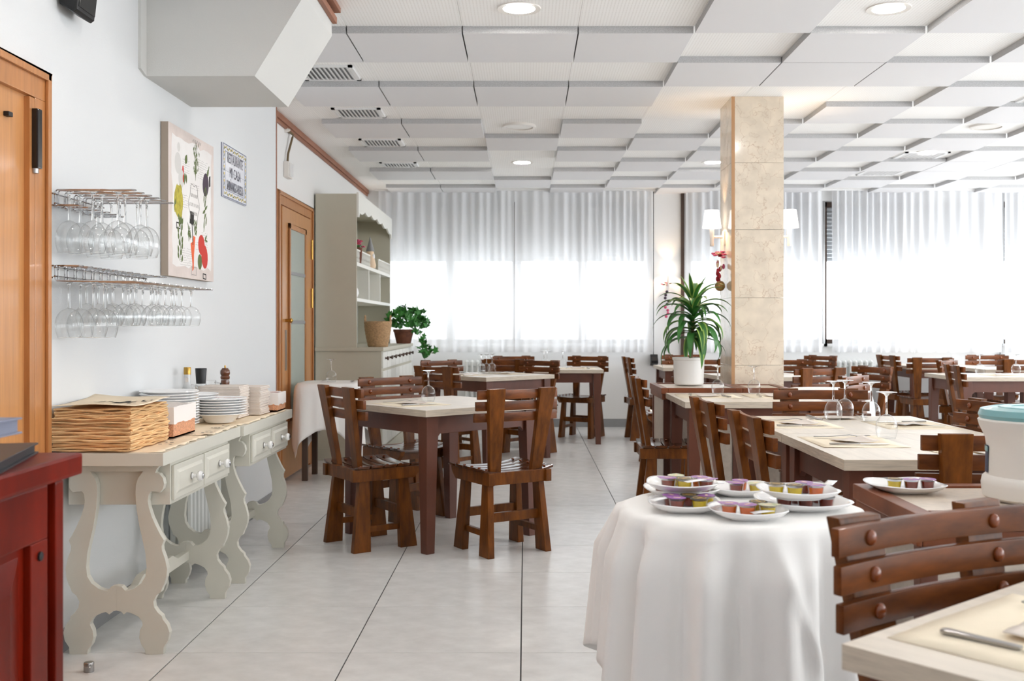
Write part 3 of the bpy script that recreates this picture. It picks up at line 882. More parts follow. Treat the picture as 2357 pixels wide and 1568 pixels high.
# ================================================================== lyre-legged consoles
LY = 4.83e-4
outer = [(325, 5), (290, 45), (283, 68), (310, 74), (338, 108), (346, 150), (336, 188), (312, 214), (285, 204), (252, 203), (236, 222), (228, 270), (236, 320), (258, 390), (285, 450), (320, 520), (345, 558), (328, 598), (330, 630), (352, 690), (368, 765), (362, 825), (346, 875), (330, 905), (322, 932), (290, 955), (268, 1000), (274, 1042), (300, 1080), (330, 1106), (336, 1130), (368, 1172), (385, 1225), (374, 1283), (342, 1332), (340, 1382)]
footin = [(210, 1382), (206, 1348), (180, 1312), (165, 1260), (170, 1210), (190, 1168), (186, 1145), (160, 1110), (112, 1086), (76, 1076), (52, 1094), (36, 1074), (0, 1066)]
inner = [(0, 884), (38, 892), (64, 922), (90, 920), (130, 906), (180, 868), (210, 818), (218, 750), (210, 650), (190, 560), (165, 450), (145, 330), (137, 220), (140, 155), (155, 108), (190, 60), (0, 60)]
half = [(0, 5)] + outer + footin + inner
def lyre(parent, y):
    for s in (-1, 1):
        poly = [(s * a * LY, (1382 - b) * LY) for a, b in half]
        G().prism(poly, 'xz', y - .014, y + .014).build('lyre_leg', 'greige', parent, bevel=.0015)
def console(label, loc, ya, yb, L0, L1, ztop=.712):
    """origin on floor at the middle of the depth; X half depth .185"""
    t = thing('console_table', label, 'console table', loc, 0, 'painted lyre-legged consoles')
    G().box(-.195, .192, L0, L1, .668, ztop).build('tabletop', 'greige', t, bevel=.002)
    lyre(t, ya); lyre(t, yb)
    b = G().box(-.18, .178, ya + .016, yb - .016, .518, .666).build('drawer_box', 'greige', t, bevel=.002)
    fr = .178
    mid = (ya + yb) / 2
    for (a, c) in ((ya + .028, mid - .006), (mid + .006, yb - .028)):
        d = G().box(fr + .0005, fr + .010, a, c, .532, .655).build('drawer', 'greige', t, bevel=.002)
        G().hexa([(fr + .010, a + .022, .552), (fr + .010, c - .022, .552), (fr + .010, c - .022, .636), (fr + .010, a + .022, .636),
                  (fr + .017, a + .036, .563), (fr + .017, c - .036, .563), (fr + .017, c - .036, .625), (fr + .017, a + .036, .625)]).build('raised_field', 'greige', d, bevel=.001)
        kb = G().lathe([(.011, 0), (.011, .004), (.006, .008), (.006, .018), (.016, .024), (.019, .032), (.016, .040), (0, .044)], 16).build('knob', 'porcelain', d, smooth=True)
        kb.location = (fr + .017, (a + c) / 2, .594); kb.rotation_euler = (0, PI / 2, 0)
        k2 = G().lathe([(.013, 0), (.013, .003), (0, .003)], 16).build('knob_plate', 'steel', d)
        k2.location = (fr + .0172, (a + c) / 2, .594); k2.rotation_euler = (0, PI / 2, 0)
        k3 = G().lathe([(.0, 0), (.010, 0), (.007, .002), (0, .003)], 12).build('knob_cap', 'chrome', d, smooth=True)
        k3.location = (fr + .0608, (a + c) / 2, .594); k3.rotation_euler = (0, PI / 2, 0)
    G().prism([(ya + .014, .165), (yb - .014, .165), (yb - .014, .20), (mid + .22, .20), (mid + .16, .225), (mid - .16, .225), (mid - .22, .20), (ya + .014, .20)], 'yz', -.014, .014).build('stretcher', 'greige', t, bevel=.002)
    for sx in (-.15, .125):
        sc = G().lathe([(0, 0), (.006, 0), (.006, .002), (0, .003)], 10).build('screw', 'greige', t)
        sc.location = (sx, ya - .014, .655); sc.rotation_euler = (PI / 2, 0, 0)
    return t
console('greige console table with lyre legs, nearer one under the wine glass racks', (-1.428, 0, 0), 3.655, 4.40, 3.56, 4.525)
console('greige console table with lyre legs, farther one holding plates and napkins', (-1.414, 0, 0), 4.66, 5.41, 4.53, 5.47)

# ================================================================== wine glasses and racks
def glass_proto(h, rb, rf, name='wine_glass', drip=0):
    """upside-down stem glass: rim at z=0, foot at z=h"""
    t = thing(name, 'x', 'wine glass')
    hb = h * .52
    bowl = []
    for i in range(15):
        u = i / 14
        r = rb * (.80 + .20 * math.sin(PI / 2 * u / .42)) if u < .42 else rb * (max(0, 1 - ((u - .42) / .58) ** 2.1)) ** .5
        bowl.append((r, hb * u))
    bowl.insert(-1, (rb * .18, hb * .992))
    bowl[-1] = (.004, hb)
    G().shell(bowl, 22).build('bowl', 'glass', t, smooth='all')
    G().lathe([(0, hb - .003), (.0055, hb - .001), (.0045, hb + .012), (.0036, hb + (h - hb) * .5), (.0046, h - .016), (.010, h - .008), (rf * .6, h - .0035), (rf, h - .0012), (rf, h), (0, h)], 18).build('stem', 'glass_solid', t, smooth=True)
    G().lathe([(rb * .80, -.0), (rb * .80 + .0009, .0009), (rb * .80, .0018), (rb * .80 - .0009, .0009)], 22, closed=True).build('rim', 'glass_solid', t, smooth=True)
    return t
gA = glass_proto(.216, .046, .037); uA = []
gB = glass_proto(.198, .046, .036); uB = []
gC = glass_proto(.157, .038, .033); uC = []
gT = glass_proto(.172, .0395, .038); uT = []
RZ1, RZ2 = 1.610, 1.300
def rack(label, y0, n, z, flip, xe):
    t = thing('glass_rack', label, 'glass rack')
    r = .0028; p = .0745
    s = -1 if flip else 1
    for k in range(n):
        y = y0 + k * p
        zb = z - s * .052
        g = G()
        pts = [(XW + .012, y - .011, zb), (XW + .03, y - .011, zb), (XW + .036, y - .011, zb + s * .006), (XW + .036, y - .011, z - s * .006), (XW + .042, y - .011, z), (xe - .012, y - .011, z)]
        arc = [(xe - .012 + .011 * math.sin(a), y - .011 * math.cos(a), z) for a in [PI * i / 8 for i in range(1, 8)]]
        pts += arc + [(xe - .012, y + .011, z), (XW + .042, y + .011, z), (XW + .036, y + .011, z - s * .006), (XW + .036, y + .011, zb + s * .006), (XW + .03, y + .011, zb), (XW + .012, y + .011, zb)]
        g.tube(pts, r, 6).build('hairpin_wire', 'chrome', t, smooth=True)
        # short return wire on the other level
        pts = [(XW + .040, y - .011, zb), (XW + .115, y - .011, zb)] + [(XW + .115 + .011 * math.sin(a), y - .011 * math.cos(a), zb) for a in [PI * i / 6 for i in range(1, 6)]] + [(XW + .115, y + .011, zb), (XW + .040, y + .011, zb)]
        G().tube(pts, r, 6).build('short_wire', 'chrome', t, smooth=True)
    for zz in (z - s * .052 + s * .0056, z - s * .016):
        G().tube([(XW + .038, y0 - .02, zz), (XW + .038, y0 + (n - 1) * p + .02, zz)], r, 6).build('cross_wire', 'chrome', t, smooth=True)
    for zz in (z - s * .052, z - s * .012):
        for yy in (y0 - .011, y0 + (n - 1) * p + .011):
            b = G().lathe([(.006, 0), (.006, .010), (.0035, .013), (.0035, .03)], 10).build('wall_fixing', 'chrome', t, smooth=True)
            b.location = (XW, yy, zz); b.rotation_euler = (0, PI / 2, 0)
    return t
rack('upper chrome wire glass rack on the left wall', 3.552, 6, RZ1, False, -1.326)
rack('lower, longer chrome wire glass rack on the left wall', 3.552, 12, RZ2, True, -1.311)
up = {0: [-1.569, -1.488, -1.402], 1: [-1.563, -1.487, -1.406], 2: [-1.380], 3: [-1.563, -1.483, -1.384], 4: [-1.543, -1.447]}
for k, xs in up.items():
    for i, x in enumerate(xs):
        place(gA, uA, (x, 3.589 + .0745 * k, RZ1 + .003 - .216 + .001), 0, 'upside-down wine glass in upper rack, %s row from door, %s from wall' % (ORD[k], ORD[i]), 'wine glasses in the upper rack')
lo = {0: [-1.570, -1.485], 1: [-1.562, -1.478], 2: [-1.572, -1.478, -1.398], 3: [-1.560, -1.470], 4: [-1.555, -1.470, -1.388], 5: [-1.565, -1.478, -1.392], 6: [-1.480, -1.392],
      7: [-1.565, -1.475, -1.388], 8: [-1.480, -1.400], 9: [-1.490, -1.402], 10: [-1.470, -1.388]}
for k, xs in lo.items():
    for i, x in enumerate(xs):
        big = k < 2
        pr, us, h = (gB, uB, .198) if big else (gC, uC, .157)
        place(pr, us, (x, 3.589 + .0745 * k, RZ2 + .004 - h), 0, '%s upside-down wine glass in lower rack, %s row from door, %s from wall' % ('large' if big else 'small', ORD[k], ORD[i]), 'wine glasses in the lower rack')

# ================================================================== wall things
# canvas print
cv = thing('canvas_print', 'square canvas print of vegetables and herbs on the left wall', 'wall art')
Y0, Y1, Z0, Z1, XF = 4.663, 5.338, 1.374, 2.064, -1.597
G().box(XW + .002, XF, Y0, Y1, Z0, Z1).build('stretched_canvas', 'canvas_side', cv, bevel=.002)
G().box(XF, XF + .0012, Y0, Y1, Z0, Z1).build('border', 'canvas_rim', cv)
def uv(u, v): return (Y0 + (Y1 - Y0) * u, Z1 - (Z1 - Z0) * v)
rnd = random.Random(3)
pts = []
for i in range(40):
    a = i / 40 * 4; sd = int(a); f = a - sd; j = rnd.uniform(-.018, .018)
    q = [(.07 + .86 * f, .07 + j), (.93 + j, .07 + .85 * f), (.93 - .86 * f, .92 + j), (.07 + j, .92 - .85 * f)][sd]
    pts.append(uv(*q))
flat_yz([pts], XF + .0012, .0005).build('pale_field', 'canvas', cv)
XP = XF + .0017
PN = [0]
def P(name, polys, m):
    PN[0] += 1
    return flat_yz(polys, XP, .0002 + PN[0] * 3.5e-5).build(name, m, cv)
c = uv(.21, .285)
P('garlic_picture', [ell(c[0] - .015, c[1] + .03, .045, .05), ell(c[0] + .03, c[1] - .035, .038, .045), ell(c[0] - .005, c[1] + .105, .02, .022)], 'garlic_print')
P('chilli_picture', [ell(c[0] + .055, c[1] + .0, .012, .03), ell(c[0] + .06, c[1] - .03, .01, .02)], 'red_print')
P('bay_leaf_picture', [leafp(c[0] + .10, c[1] + .065, .055, .035, 1.1), leafp(c[0] + .10, c[1] - .025, .05, .026, -1.3), leafp(c[0] + .075, c[1] - .03, .06, .02, 1.5)], 'green_print')
ps = []
for i in range(60):
    v = rnd.uniform(.05, .26); u = .57 + rnd.gauss(0, .035) * (1.1 - abs(v - .12) * 3)
    a, b = uv(u, v); ps.append(leafp(a, b, .022, .005, rnd.uniform(.9, 2.2)))
for k in (-.03, -.01, .012, .03):
    a, b = uv(.57 + k, .06); e, f = uv(.565, .31); ps.append(strip(a, b, e, f, .002))
P('rosemary_picture', ps, 'green_print')
c = uv(.81, .285)
P('aubergine_picture', [ell(c[0] - .005, c[1] - .015, .048, .06, 18, -.3)], 'aubergine_print')
P('aubergine_stalk_picture', [leafp(c[0] + .03, c[1] + .05, .05, .025, 1.0), strip(c[0] + .04, c[1] + .06, c[0] + .05, c[1] + .085, .008)], 'green_print')
P('label_picture', [[(c[0] + .05, c[1] - .02), (c[0] + .072, c[1] - .012), (c[0] + .072, c[1] + .04), (c[0] + .05, c[1] + .032)]], 'ink')
c = uv(.20, .495)
P('artichoke_picture', [ell(c[0], c[1], .062, .075)] + [leafp(c[0] + rnd.uniform(-.045, .045), c[1] + rnd.uniform(-.05, .07), .05, .035, rnd.uniform(.8, 2.3)) for i in range(9)], 'olive_print')
P('artichoke_stalk_picture', [leafp(c[0] + .03, c[1] - .08, .06, .035, 1.2), leafp(c[0] - .05, c[1] - .02, .06, .02, 1.3)], 'green_print')
P('label_picture', [strip(c[0] - .03, c[1] - .10, c[0] + .025, c[1] - .10, .006), strip(c[0] - .03, c[1] - .125, c[0] + .025, c[1] - .125, .006), strip(c[0] - .028, c[1] - .10, c[0] - .028, c[1] - .125, .006), strip(c[0] + .022, c[1] - .10, c[0] + .022, c[1] - .125, .006)], 'ink')
c = uv(.53, .485)
ps = []
for i in range(48):
    a0, a1 = 2 * PI * i / 48, 2 * PI * (i + 1) / 48
    q = lambda a: (c[0] + (.075 + .008 * math.cos(a * 6)) * math.cos(a), c[1] + (.10 + .01 * math.cos(a * 6)) * math.sin(a))
    ps.append(strip(*q(a0), *q(a1), .0035))
for k, w in ((.045, .09), (.0, .13), (-.04, .08)):
    for j in range(9):
        y = c[0] - w / 2 + w * j / 8
        ps.append(strip(y, c[1] + k - .008, y + .006, c[1] + k + .008, .003))
P('medallion_picture', ps, 'ink_soft')
c = uv(.77, .49)
P('olive_twig_picture', [leafp(c[0] + .02 * math.sin(i * 2.1) + .012, c[1] + .10 - i * .022, .05, .013, 1.0 + .5 * math.sin(i)) for i in range(9)] + [strip(c[0] + .03, c[1] + .11, c[0] - .01, c[1] - .11, .003)], 'green_print')
c = uv(.235, .745)
P('thyme_picture', [leafp(c[0] + .022 * (1 if i % 2 else -1) + .01 * math.sin(i), c[1] + .10 - i * .0145, .036, .018, 1.2 if i % 2 else 1.9) for i in range(14)] + [strip(c[0] + .02, c[1] + .11, c[0] - .005, c[1] - .10, .003)], 'green_print')
c = uv(.50, .80)
P('carrot_picture', [[(c[0] - .03, c[1] + .03), (c[0] + .0, c[1] + .04), (c[0] + .012, c[1] - .09), (c[0] + .006, c[1] - .095)], [(c[0] + .01, c[1] + .07), (c[0] + .04, c[1] + .065), (c[0] + .02, c[1] - .02), (c[0] + .015, c[1] - .09), (c[0] - .004, c[1] - .10)]], 'orange_print')
P('carrot_top_picture', [leafp(c[0] - .05 + rnd.uniform(-.02, .02), c[1] + .075 + rnd.uniform(-.03, .04), .035, .006, rnd.uniform(.6, 2.4)) for i in range(16)] + [leafp(c[0] + .04 + rnd.uniform(-.02, .02), c[1] + .115 + rnd.uniform(-.03, .03), .035, .006, rnd.uniform(.6, 2.4)) for i in range(16)], 'green_print')
P('garden_tag_picture', [[(c[0] - .045, c[1] + .125), (c[0] + .015, c[1] + .12), (c[0] + .02, c[1] + .18), (c[0] - .035, c[1] + .185)], strip(c[0] - .01, c[1] + .125, c[0] + .005, c[1] + .025, .008)], 'ink')
c = uv(.73, .80)
P('tomato_picture', [ell(c[0] - .02, c[1] + .035, .05, .05), ell(c[0] + .03, c[1] - .02, .05, .06, 14, .3)], 'red_print')
P('green_tomato_picture', [ell(c[0] - .045, c[1] - .05, .032, .038), leafp(c[0] + .05, c[1] + .075, .05, .014, .7), leafp(c[0] + .06, c[1] + .06, .04, .012, 0)], 'green_print')
P('label_picture', [strip(c[0] + .005, c[1] - .105, c[0] + .055, c[1] - .108, .005), strip(c[0] + .005, c[1] - .128, c[0] + .055, c[1] - .131, .005), strip(c[0] + .007, c[1] - .105, c[0] + .007, c[1] - .128, .005), strip(c[0] + .053, c[1] - .108, c[0] + .053, c[1] - .131, .005)], 'ink')
ps = []
for (u, v, n, w) in ((.36, .20, 6, .10), (.74, .15, 9, .16), (.33, .44, 6, .11), (.36, .80, 8, .17), (.78, .66, 7, .10), (.55, .34, 3, .14), (.62, .74, 4, .07)):
    for i in range(n):
        a, b = uv(u, v + i * .016)
        for j in range(int(w / .014)):
            if rnd.random() < .85:
                y = a - w / 2 + j * .014; dz = rnd.uniform(-.003, .003)
                ps.append(strip(y, b, y + .011, b + dz, .0015))
for i in range(16):
    a, b = uv(.50 + i * .012, .035 + .012 * math.sin(i * 1.9)); e, f = uv(.512 + i * .012, .035 + .012 * math.sin((i + 1) * 1.9)); ps.append(strip(a, b, e, f, .003))
c = uv(.53, .945)
ps += [strip(c[0] - .03, c[1] - .018, c[0] + .03, c[1] - .018, .003), strip(c[0] - .03, c[1] + .018, c[0] + .03, c[1] + .018, .003), strip(c[0] - .035, c[1] - .022, c[0] - .035, c[1] + .022, .004), strip(c[0] + .035, c[1] - .022, c[0] + .035, c[1] + .022, .004)]
g = G()
for p in ps: g.prism(p, 'yz', XP, XP + .00012)
g.build('script_lines', 'ink_soft', cv)['kind'] = 'stuff'

# tile sign
sg = thing('tile_sign', 'painted ceramic tile sign reading RESTAURANTE MI CASA on the left wall', 'sign')
SY0, SY1, SZ0, SZ1 = 5.592, 6.060, 1.845, 2.136
G().box(XW, XW + .004, SY0, SY1, SZ0, SZ1).build('backing', 'tile_edge', sg)
for i in range(3):
    for j in range(2):
        a = SY0 + (SY1 - SY0) * i / 3; b = SY0 + (SY1 - SY0) * (i + 1) / 3; c0 = SZ0 + (SZ1 - SZ0) * j / 2; c1 = SZ0 + (SZ1 - SZ0) * (j + 1) / 2
        G().box(XW + .004, XW + .011, a + .0006, b - .0006, c0 + .0006, c1 - .0006).build('tile', 'ceramic_tile', sg, bevel=.001)
XS = XW + .0112
def sign_text(txt, zc, size, sx):
    vs, fs = text_polys(txt, size, sx)
    g = G(); cy = (SY0 + SY1) / 2
    for k, dy in enumerate((-.0011, 0, .0011)): g.add([(XS + .0006 + k * .00002, cy + a + dy, zc + b) for a, b in vs], fs)
    g.build('lettering', 'tile_text', sg)
sign_text('RESTAURANTE', 2.040, .078, .60)
sign_text('MI CASA', 1.965, .080, .74)
sign_text('SABIÑANIGO-HUESCA', 1.891, .076, .435)
ps = []; ye = []
for k in range(2):
    o = .004 if k == 0 else .040
    for a, b, c0, d in [(SY0 + o, SZ0 + o, SY1 - o, SZ0 + o), (SY0 + o, SZ1 - o, SY1 - o, SZ1 - o), (SY0 + o, SZ0 + o, SY0 + o, SZ1 - o), (SY1 - o, SZ0 + o, SY1 - o, SZ1 - o)]:
        ps.append(strip(a, b, c0, d, .0025 if k else .005))
gr = []
for i in range(12):
    y = SY0 + .03 + (SY1 - SY0 - .06) * i / 11
    for z in (SZ0 + .022, SZ1 - .022):
        ye.append(ell(y, z + .005 * math.sin(i * 2), .008, .008, 8)); gr.append(leafp(y + .016, z - .005 * math.sin(i * 2), .02, .006, .6 * (-1) ** i))
for i in range(6):
    z = SZ0 + .05 + (SZ1 - SZ0 - .10) * i / 5
    for y in (SY0 + .022, SY1 - .022):
        ye.append(ell(y, z, .008, .008, 8)); gr.append(leafp(y, z + .022, .02, .006, 1.2))
flat_yz(ps, XS, .0004).build('border_lines', 'tile_edge', sg)
flat_yz(ye, XS, .0006).build('border_lemons', 'tile_yellow', sg)['kind'] = 'stuff'
flat_yz(gr, XS, .0005).build('border_leaves', 'green_print', sg)

# wall speaker, emergency light
sp = thing('wall_speaker', 'black loudspeaker mounted high on the left wall', 'speaker', (XW + .01, 3.70, 2.24))
o = G().prism([(.0, .03), (.05, .0), (.064, .01), (.09, .25), (.01, .25)], 'xz', -.075, .075).build('cabinet', 'black', sp, bevel=.012)
G().prism([(.0645, .022), (.0685, .022), (.0935, .245), (.0895, .245)], 'xz', -.066, .066).build('front_grille', 'black_gloss', sp, bevel=.002)
G().box(-.01, .03, -.03, .03, .06, .2).build('bracket', 'black', sp)
em = thing('emergency_light', 'small white box light on the wall above the rear door', 'emergency light')
G().box(XB, XB + .04, 7.80, 7.94, 2.265, 2.385).build('housing', 'plastic_white', em, bevel=.008)
G().box(XB + .04, XB + .05, 7.82, 7.92, 2.275, 2.375).build('diffuser', 'porcelain', em, bevel=.004)
G().tube([(XB + .02, 7.85, 2.385), (XB + .02, 7.87, 2.45), (XB + .03, 7.97, 2.59), (XB + .03, 8.0, 2.615), (XB + .02, 7.95, 2.625), (XB + .01, 7.86, 2.625)], .009, 6).build('cable', 'stem', em, smooth=True)
G().lathe([(.02, 0), (.02, .01), (.008, .04), (0, .04)], 12).build('cable_hook', 'plastic_white', em, smooth=True, loc=(XB, 7.85, 2.625)).rotation_euler = (0, PI / 2, 0)
tag(G().lathe([(.0155, 0), (.0165, .001), (.0165, .019), (.0155, .020), (.0155, .022), (.0165, .023), (.0165, .029), (.0145, .032), (0, .032)], 20).build('door_stop', 'steel', None, smooth=True, loc=(-1.448, 3.46, 0)), 'small brushed steel door stop standing on the floor', 'door stop')

# ================================================================== hutch
HY0, HY1 = 8.92, 11.14
h = thing('hutch', 'tall greige dresser hutch with scalloped valance by the rear door', 'hutch')
UX, BX, HT, HB = -1.443, -1.232, 2.283, .967
xb = XB + .015
G().box(xb, UX, HY0, HY0 + .022, HB, HT).build('side_panel', 'hutch_paint', h, bevel=.001)
G().box(xb, UX, HY1 - .022, HY1, HB, HT).build('side_panel', 'hutch_paint', h, bevel=.001)
G().box(xb, xb + .012, HY0 + .022, HY1 - .022, 1.375, HT).build('back_panel', 'hutch_paint', h)
npl = 10
for i in range(npl):
    a = HY0 + .022 + (HY1 - HY0 - .044) * i / npl; b = HY0 + .022 + (HY1 - HY0 - .044) * (i + 1) / npl
    G().box(xb, xb + .012, a + .002, b - .002, HB, 1.375).build('back_plank', 'hutch_white', h, bevel=.002)
G().box(xb, UX, HY0 + .022, HY1 - .022, HT - .022, HT).build('top_panel', 'hutch_paint', h)
G().box(xb + .012, UX, HY0 + .022, HY1 - .022, 1.668, 1.70).build('shelf', 'hutch_white', h, bevel=.002)
G().box(xb + .012, UX, HY0 + .022, HY1 - .022, 1.362, 1.392).build('shelf', 'hutch_white', h, bevel=.002)
for k in (1, 2):
    y = HY0 + (HY1 - HY0) * k / 3
    G().box(xb + .012, UX - .004, y - .011, y + .011, 1.392, 1.668).build('divider', 'hutch_white', h)
po = [(HY0, HT + .012), (HY1, HT + .012)]
n = 60; L_ = HY1 - HY0
for i in range(n + 1):
    u = 1 - i / n
    zz = HT - .155 - .03 * abs(math.sin(u * PI * 6)) + .09 * math.sin(PI * u) ** .6 * 0.6
    if u < .02 or u > .98: zz = HT - .20
    po.append((HY0 + L_ * u, zz))
G().prism(po, 'yz', UX, UX + .018).build('valance', 'hutch_white', h, bevel=.001)
def gallery(a, b):
    gp = h
    G().box(UX - .014, UX, a, b, 1.80, 1.812).build('gallery_rail', 'hutch_white', gp)
    n = int((b - a) / .06)
    for i in range(n + 1):
        y = a + .008 + (b - a - .016) * i / n
        G().lathe([(.005, 0), (.007, .02), (.004, .04), (.007, .06), (.005, .10)], 8, (UX - .007, y, 1.70)).build('baluster', 'hutch_white', gp, smooth=True)
gallery(HY0 + .03, 9.72); gallery(10.28, HY1 - .03)
# base
G().box(xb, BX + .02, HY0 - .02, HY1 + .14, .935, HB).build('worktop', 'hutch_paint', h, bevel=.003)
G().box(xb, BX, HY0, HY1 + .12, .06, .935).build('base_body', 'hutch_paint', h)
G().box(xb, BX + .01, HY0 - .01, HY1 + .13, 0, .10).build('plinth', 'hutch_paint', h, bevel=.003)
nd = 8
for i in range(nd):
    a = HY0 + .02 + (HY1 + .08 - HY0) * i / nd; b = a + (HY1 + .08 - HY0) / nd - .012
    G().box(BX, BX + .014, a, b, .12, .76).build('plank_door', 'hutch_white', h, bevel=.003)
    dd = G().box(BX, BX + .014, a, b, .785, .925).build('small_drawer', 'hutch_white', h, bevel=.003)
    k = G().lathe([(.012, 0), (.006, .01), (.018, .02), (.016, .03), (0, .033)], 12).build('knob', 'dark_frame', dd, smooth=True)
    k.location = (BX + .014, (a + b) / 2, .87); k.rotation_euler = (0, PI / 2, 0)

# on the hutch
def woven_basket():
    t = thing('woven_basket', 'round woven seagrass basket with two handles on the hutch', 'basket', (-1.30, 9.20, HB))
    prof = []
    for i in range(15):
        u = i / 14; prof.append((.085 + .035 * math.sin(u * 1.5) + (.003 if i % 2 else 0), .225 * u))
    G().shell([(0, 0)] + prof + [(prof[-1][0] - .01, .223), (.075, .02), (0, .018)], 28).build('body', 'wicker', t, smooth='all')
    for s in (-1, 1):
        G().tube([(s * .112 + .0, .028 * math.cos(a) * 1.0, .215 + .06 * math.sin(a)) for a in [PI * i / 10 for i in range(11)]], .006, 8).build('handle', 'wicker', t, smooth=True)
woven_basket()
def flowers(name, label, loc, cols, r, n, green=True, cat='flowers'):
    t = thing(name, label, cat, loc)
    rd = random.Random(len(label))
    for i in range(n):
        a, b, q = rd.uniform(0, 2 * PI), rd.uniform(0, PI / 2.2), r * rd.uniform(.6, 1)
        c = (q * math.cos(a) * math.sin(b), q * math.sin(a) * math.sin(b), q * math.cos(b) * .9)
        g = G()
        for k in range(5):
            e = 2 * PI * k / 5
            g.ball((c[0] + .009 * math.cos(e), c[1] + .009 * math.sin(e), c[2] + .003 * math.sin(3 * e)), .0095, 6, 4, (1, 1, .6))
        g.build('blossom', cols[i % len(cols)], t, smooth='all')
    if green:
        for i in range(10):
            a = 2 * PI * i / 10; q = r * .8
            G().add([(0, 0, -.01), (q * .5 * math.cos(a - .25), q * .5 * math.sin(a - .25), .02), (q * math.cos(a), q * math.sin(a), -.005), (q * .5 * math.cos(a + .25), q * .5 * math.sin(a + .25), .02)], [(0, 1, 2, 3)]).build('leaf', 'leaf_green', t)
    return t
f1 = flowers('flower_pot', 'pink flowers in a small pot on the hutch shelf', (-1.475, 9.16, 1.84), ['pink', 'pink', 'crimson'], .075, 12)
G().lathe([(.035, -.14), (.045, -.0), (.04, .0), (.03, -.12)], 16).build('pot', 'terracotta', f1, smooth=True)
gn = thing('gnome_figurine', 'small gnome figurine with pointed grey hat on the hutch shelf', 'figurine', (-1.475, 9.92, 1.70))
G().lathe([(.0, 0), (.05, .0), (.055, .03), (.04, .10), (.03, .125)], 16).build('body', 'cream_petal', gn, smooth=True)
G().ball((0, 0, .145), .036, 12, 8).build('head', 'cream_petal', gn, smooth='all')
G().lathe([(.042, .16), (.03, .20), (.015, .25), (.002, .30)], 14).build('hat', 'base_grey', gn, smooth=True)
G().ball((.03, 0, .11), .025, 10, 6, (.6, 1, 1.4)).build('beard', 'porcelain', gn, smooth='all')
gj = thing('white_jug', 'white ceramic jug in the first pigeonhole of the hutch', 'jug', (-1.485, 9.02, 1.392))
G().lathe([(0, 0), (.03, 0), (.045, .04), (.04, .075), (.022, .10), (.026, .12), (.022, .12), (.018, .10), (0, .09)], 18).build('body', 'porcelain', gj, smooth=True)
G().tube([(0, .03 + .03 * math.sin(a), .07 + .03 * math.cos(a)) for a in [PI * i / 8 for i in range(9)]], .005, 6).build('handle', 'porcelain', gj, smooth=True)
# ivy
iv = thing('ivy_plant', 'trailing green ivy in a terracotta pot at the end of the hutch', 'potted plant', (-1.285, 11.02, HB))
G().lathe([(0, 0), (.075, 0), (.105, .12), (.112, .125), (.112, .15), (.10, .15), (.095, .13), (0, .12)], 20).build('pot', 'terracotta', iv, smooth=True)
lm = G().add([(0, 0, 0), (.018, .012, .004), (.030, .028, 0), (.012, .030, .003), (0, .055, -.006), (-.012, .030, .003), (-.030, .028, 0), (-.018, .012, .004)], [(0, 1, 3), (1, 2, 3), (0, 3, 4), (0, 4, 5), (0, 5, 7), (7, 5, 6)]).mesh('leaf', 'ivy')
rd = random.Random(5)
def ivy_leaf(p, sc):
    o = link('leaf', lm, iv, p); o.rotation_euler = (rd.uniform(.5, 1.9), rd.uniform(-.5, .5), rd.uniform(0, 2 * PI)); o.scale = (sc, sc, sc)
for i in range(150):
    a, b, q = rd.uniform(0, 2 * PI), math.acos(rd.uniform(-.35, 1)), rd.uniform(.10, .20)
    ivy_leaf((q * math.sin(b) * math.cos(a) * 1.25 + .04, q * math.sin(b) * math.sin(a) * .9, .20 + q * math.cos(b) * .9), rd.uniform(1.1, 1.7))
vine = [(.10, -.02, .12), (.17, -.03, .10), (.21, -.04, .02), (.24, -.05, -.05), (.28, -.05, -.10), (.33, -.05, -.10)]
G().tube(vine, .003, 5).build('vine', 'stem', iv, smooth=True)
for k, pts in enumerate([vine, [(.21, -.04, .02), (.20, -.05, -.06), (.22, -.05, -.13), (.23, -.05, -.17)]]):
    if k: G().tube(pts, .003, 5).build('vine', 'stem', iv, smooth=True)
    for j in range(len(pts) - 1):
        for q in range(7):
            u = rd.random(); A, B = pts[j], pts[j + 1]
            ivy_leaf((A[0] + (B[0] - A[0]) * u + rd.uniform(-.03, .03), A[1] + rd.uniform(-.03, .03), A[2] + (B[2] - A[2]) * u + rd.uniform(-.03, .03)), rd.uniform(.9, 1.4))

# ================================================================== sconces and hanging decorations
def sconce(label, loc, rz, warm=9.0):
    t = thing('wall_sconce', label, 'wall lamp', loc, rz, 'small shaded wall lamps')
    G().box(-.025, .025, -.0, .012, -.11, -.01).build('back_plate', 'sconce_white', t, bevel=.003)
    G().tube([(0, .012, -.05), (0, .09, -.05)], .009, 8).build('arm', 'sconce_white', t, smooth=True)
    G().lathe([(.0, -.115), (.012, -.115), (.015, -.105), (.012, -.09), (.015, -.04), (.017, .01), (0, .012)], 14, (0, .09, 0)).build('candle_tube', 'sconce_white', t, smooth=True)
    G().shell([(.066, .0), (.049, .125)], 24, (0, .09, .012)).build('shade', 'shade_lit', t, smooth='all')
    G().ball((0, .09, .05), .02, 10, 7).build('bulb', 'bulb', t, smooth='all')
    return t
sconce('lit white-shaded wall lamp on the left face of the column', (1.393, 7.28, 1.82), R(90))
sconce('lit white-shaded wall lamp on the right face of the column', (1.745, 7.25, 1.82), R(-90))
sconce('lit wall lamp on the white pier left of the column', (1.62, YF, 1.72), R(180))
sconce('white-shaded wall lamp half hidden behind the hutch', (-1.63, YF, 1.36), R(180))
fl = flowers('dried_flowers', 'pink and red dried flower bunch hanging under the column lamp', (1.345, 7.24, 1.62), ['pink', 'crimson', 'cream_petal', 'pink'], .055, 16, False)
rd = random.Random(8)
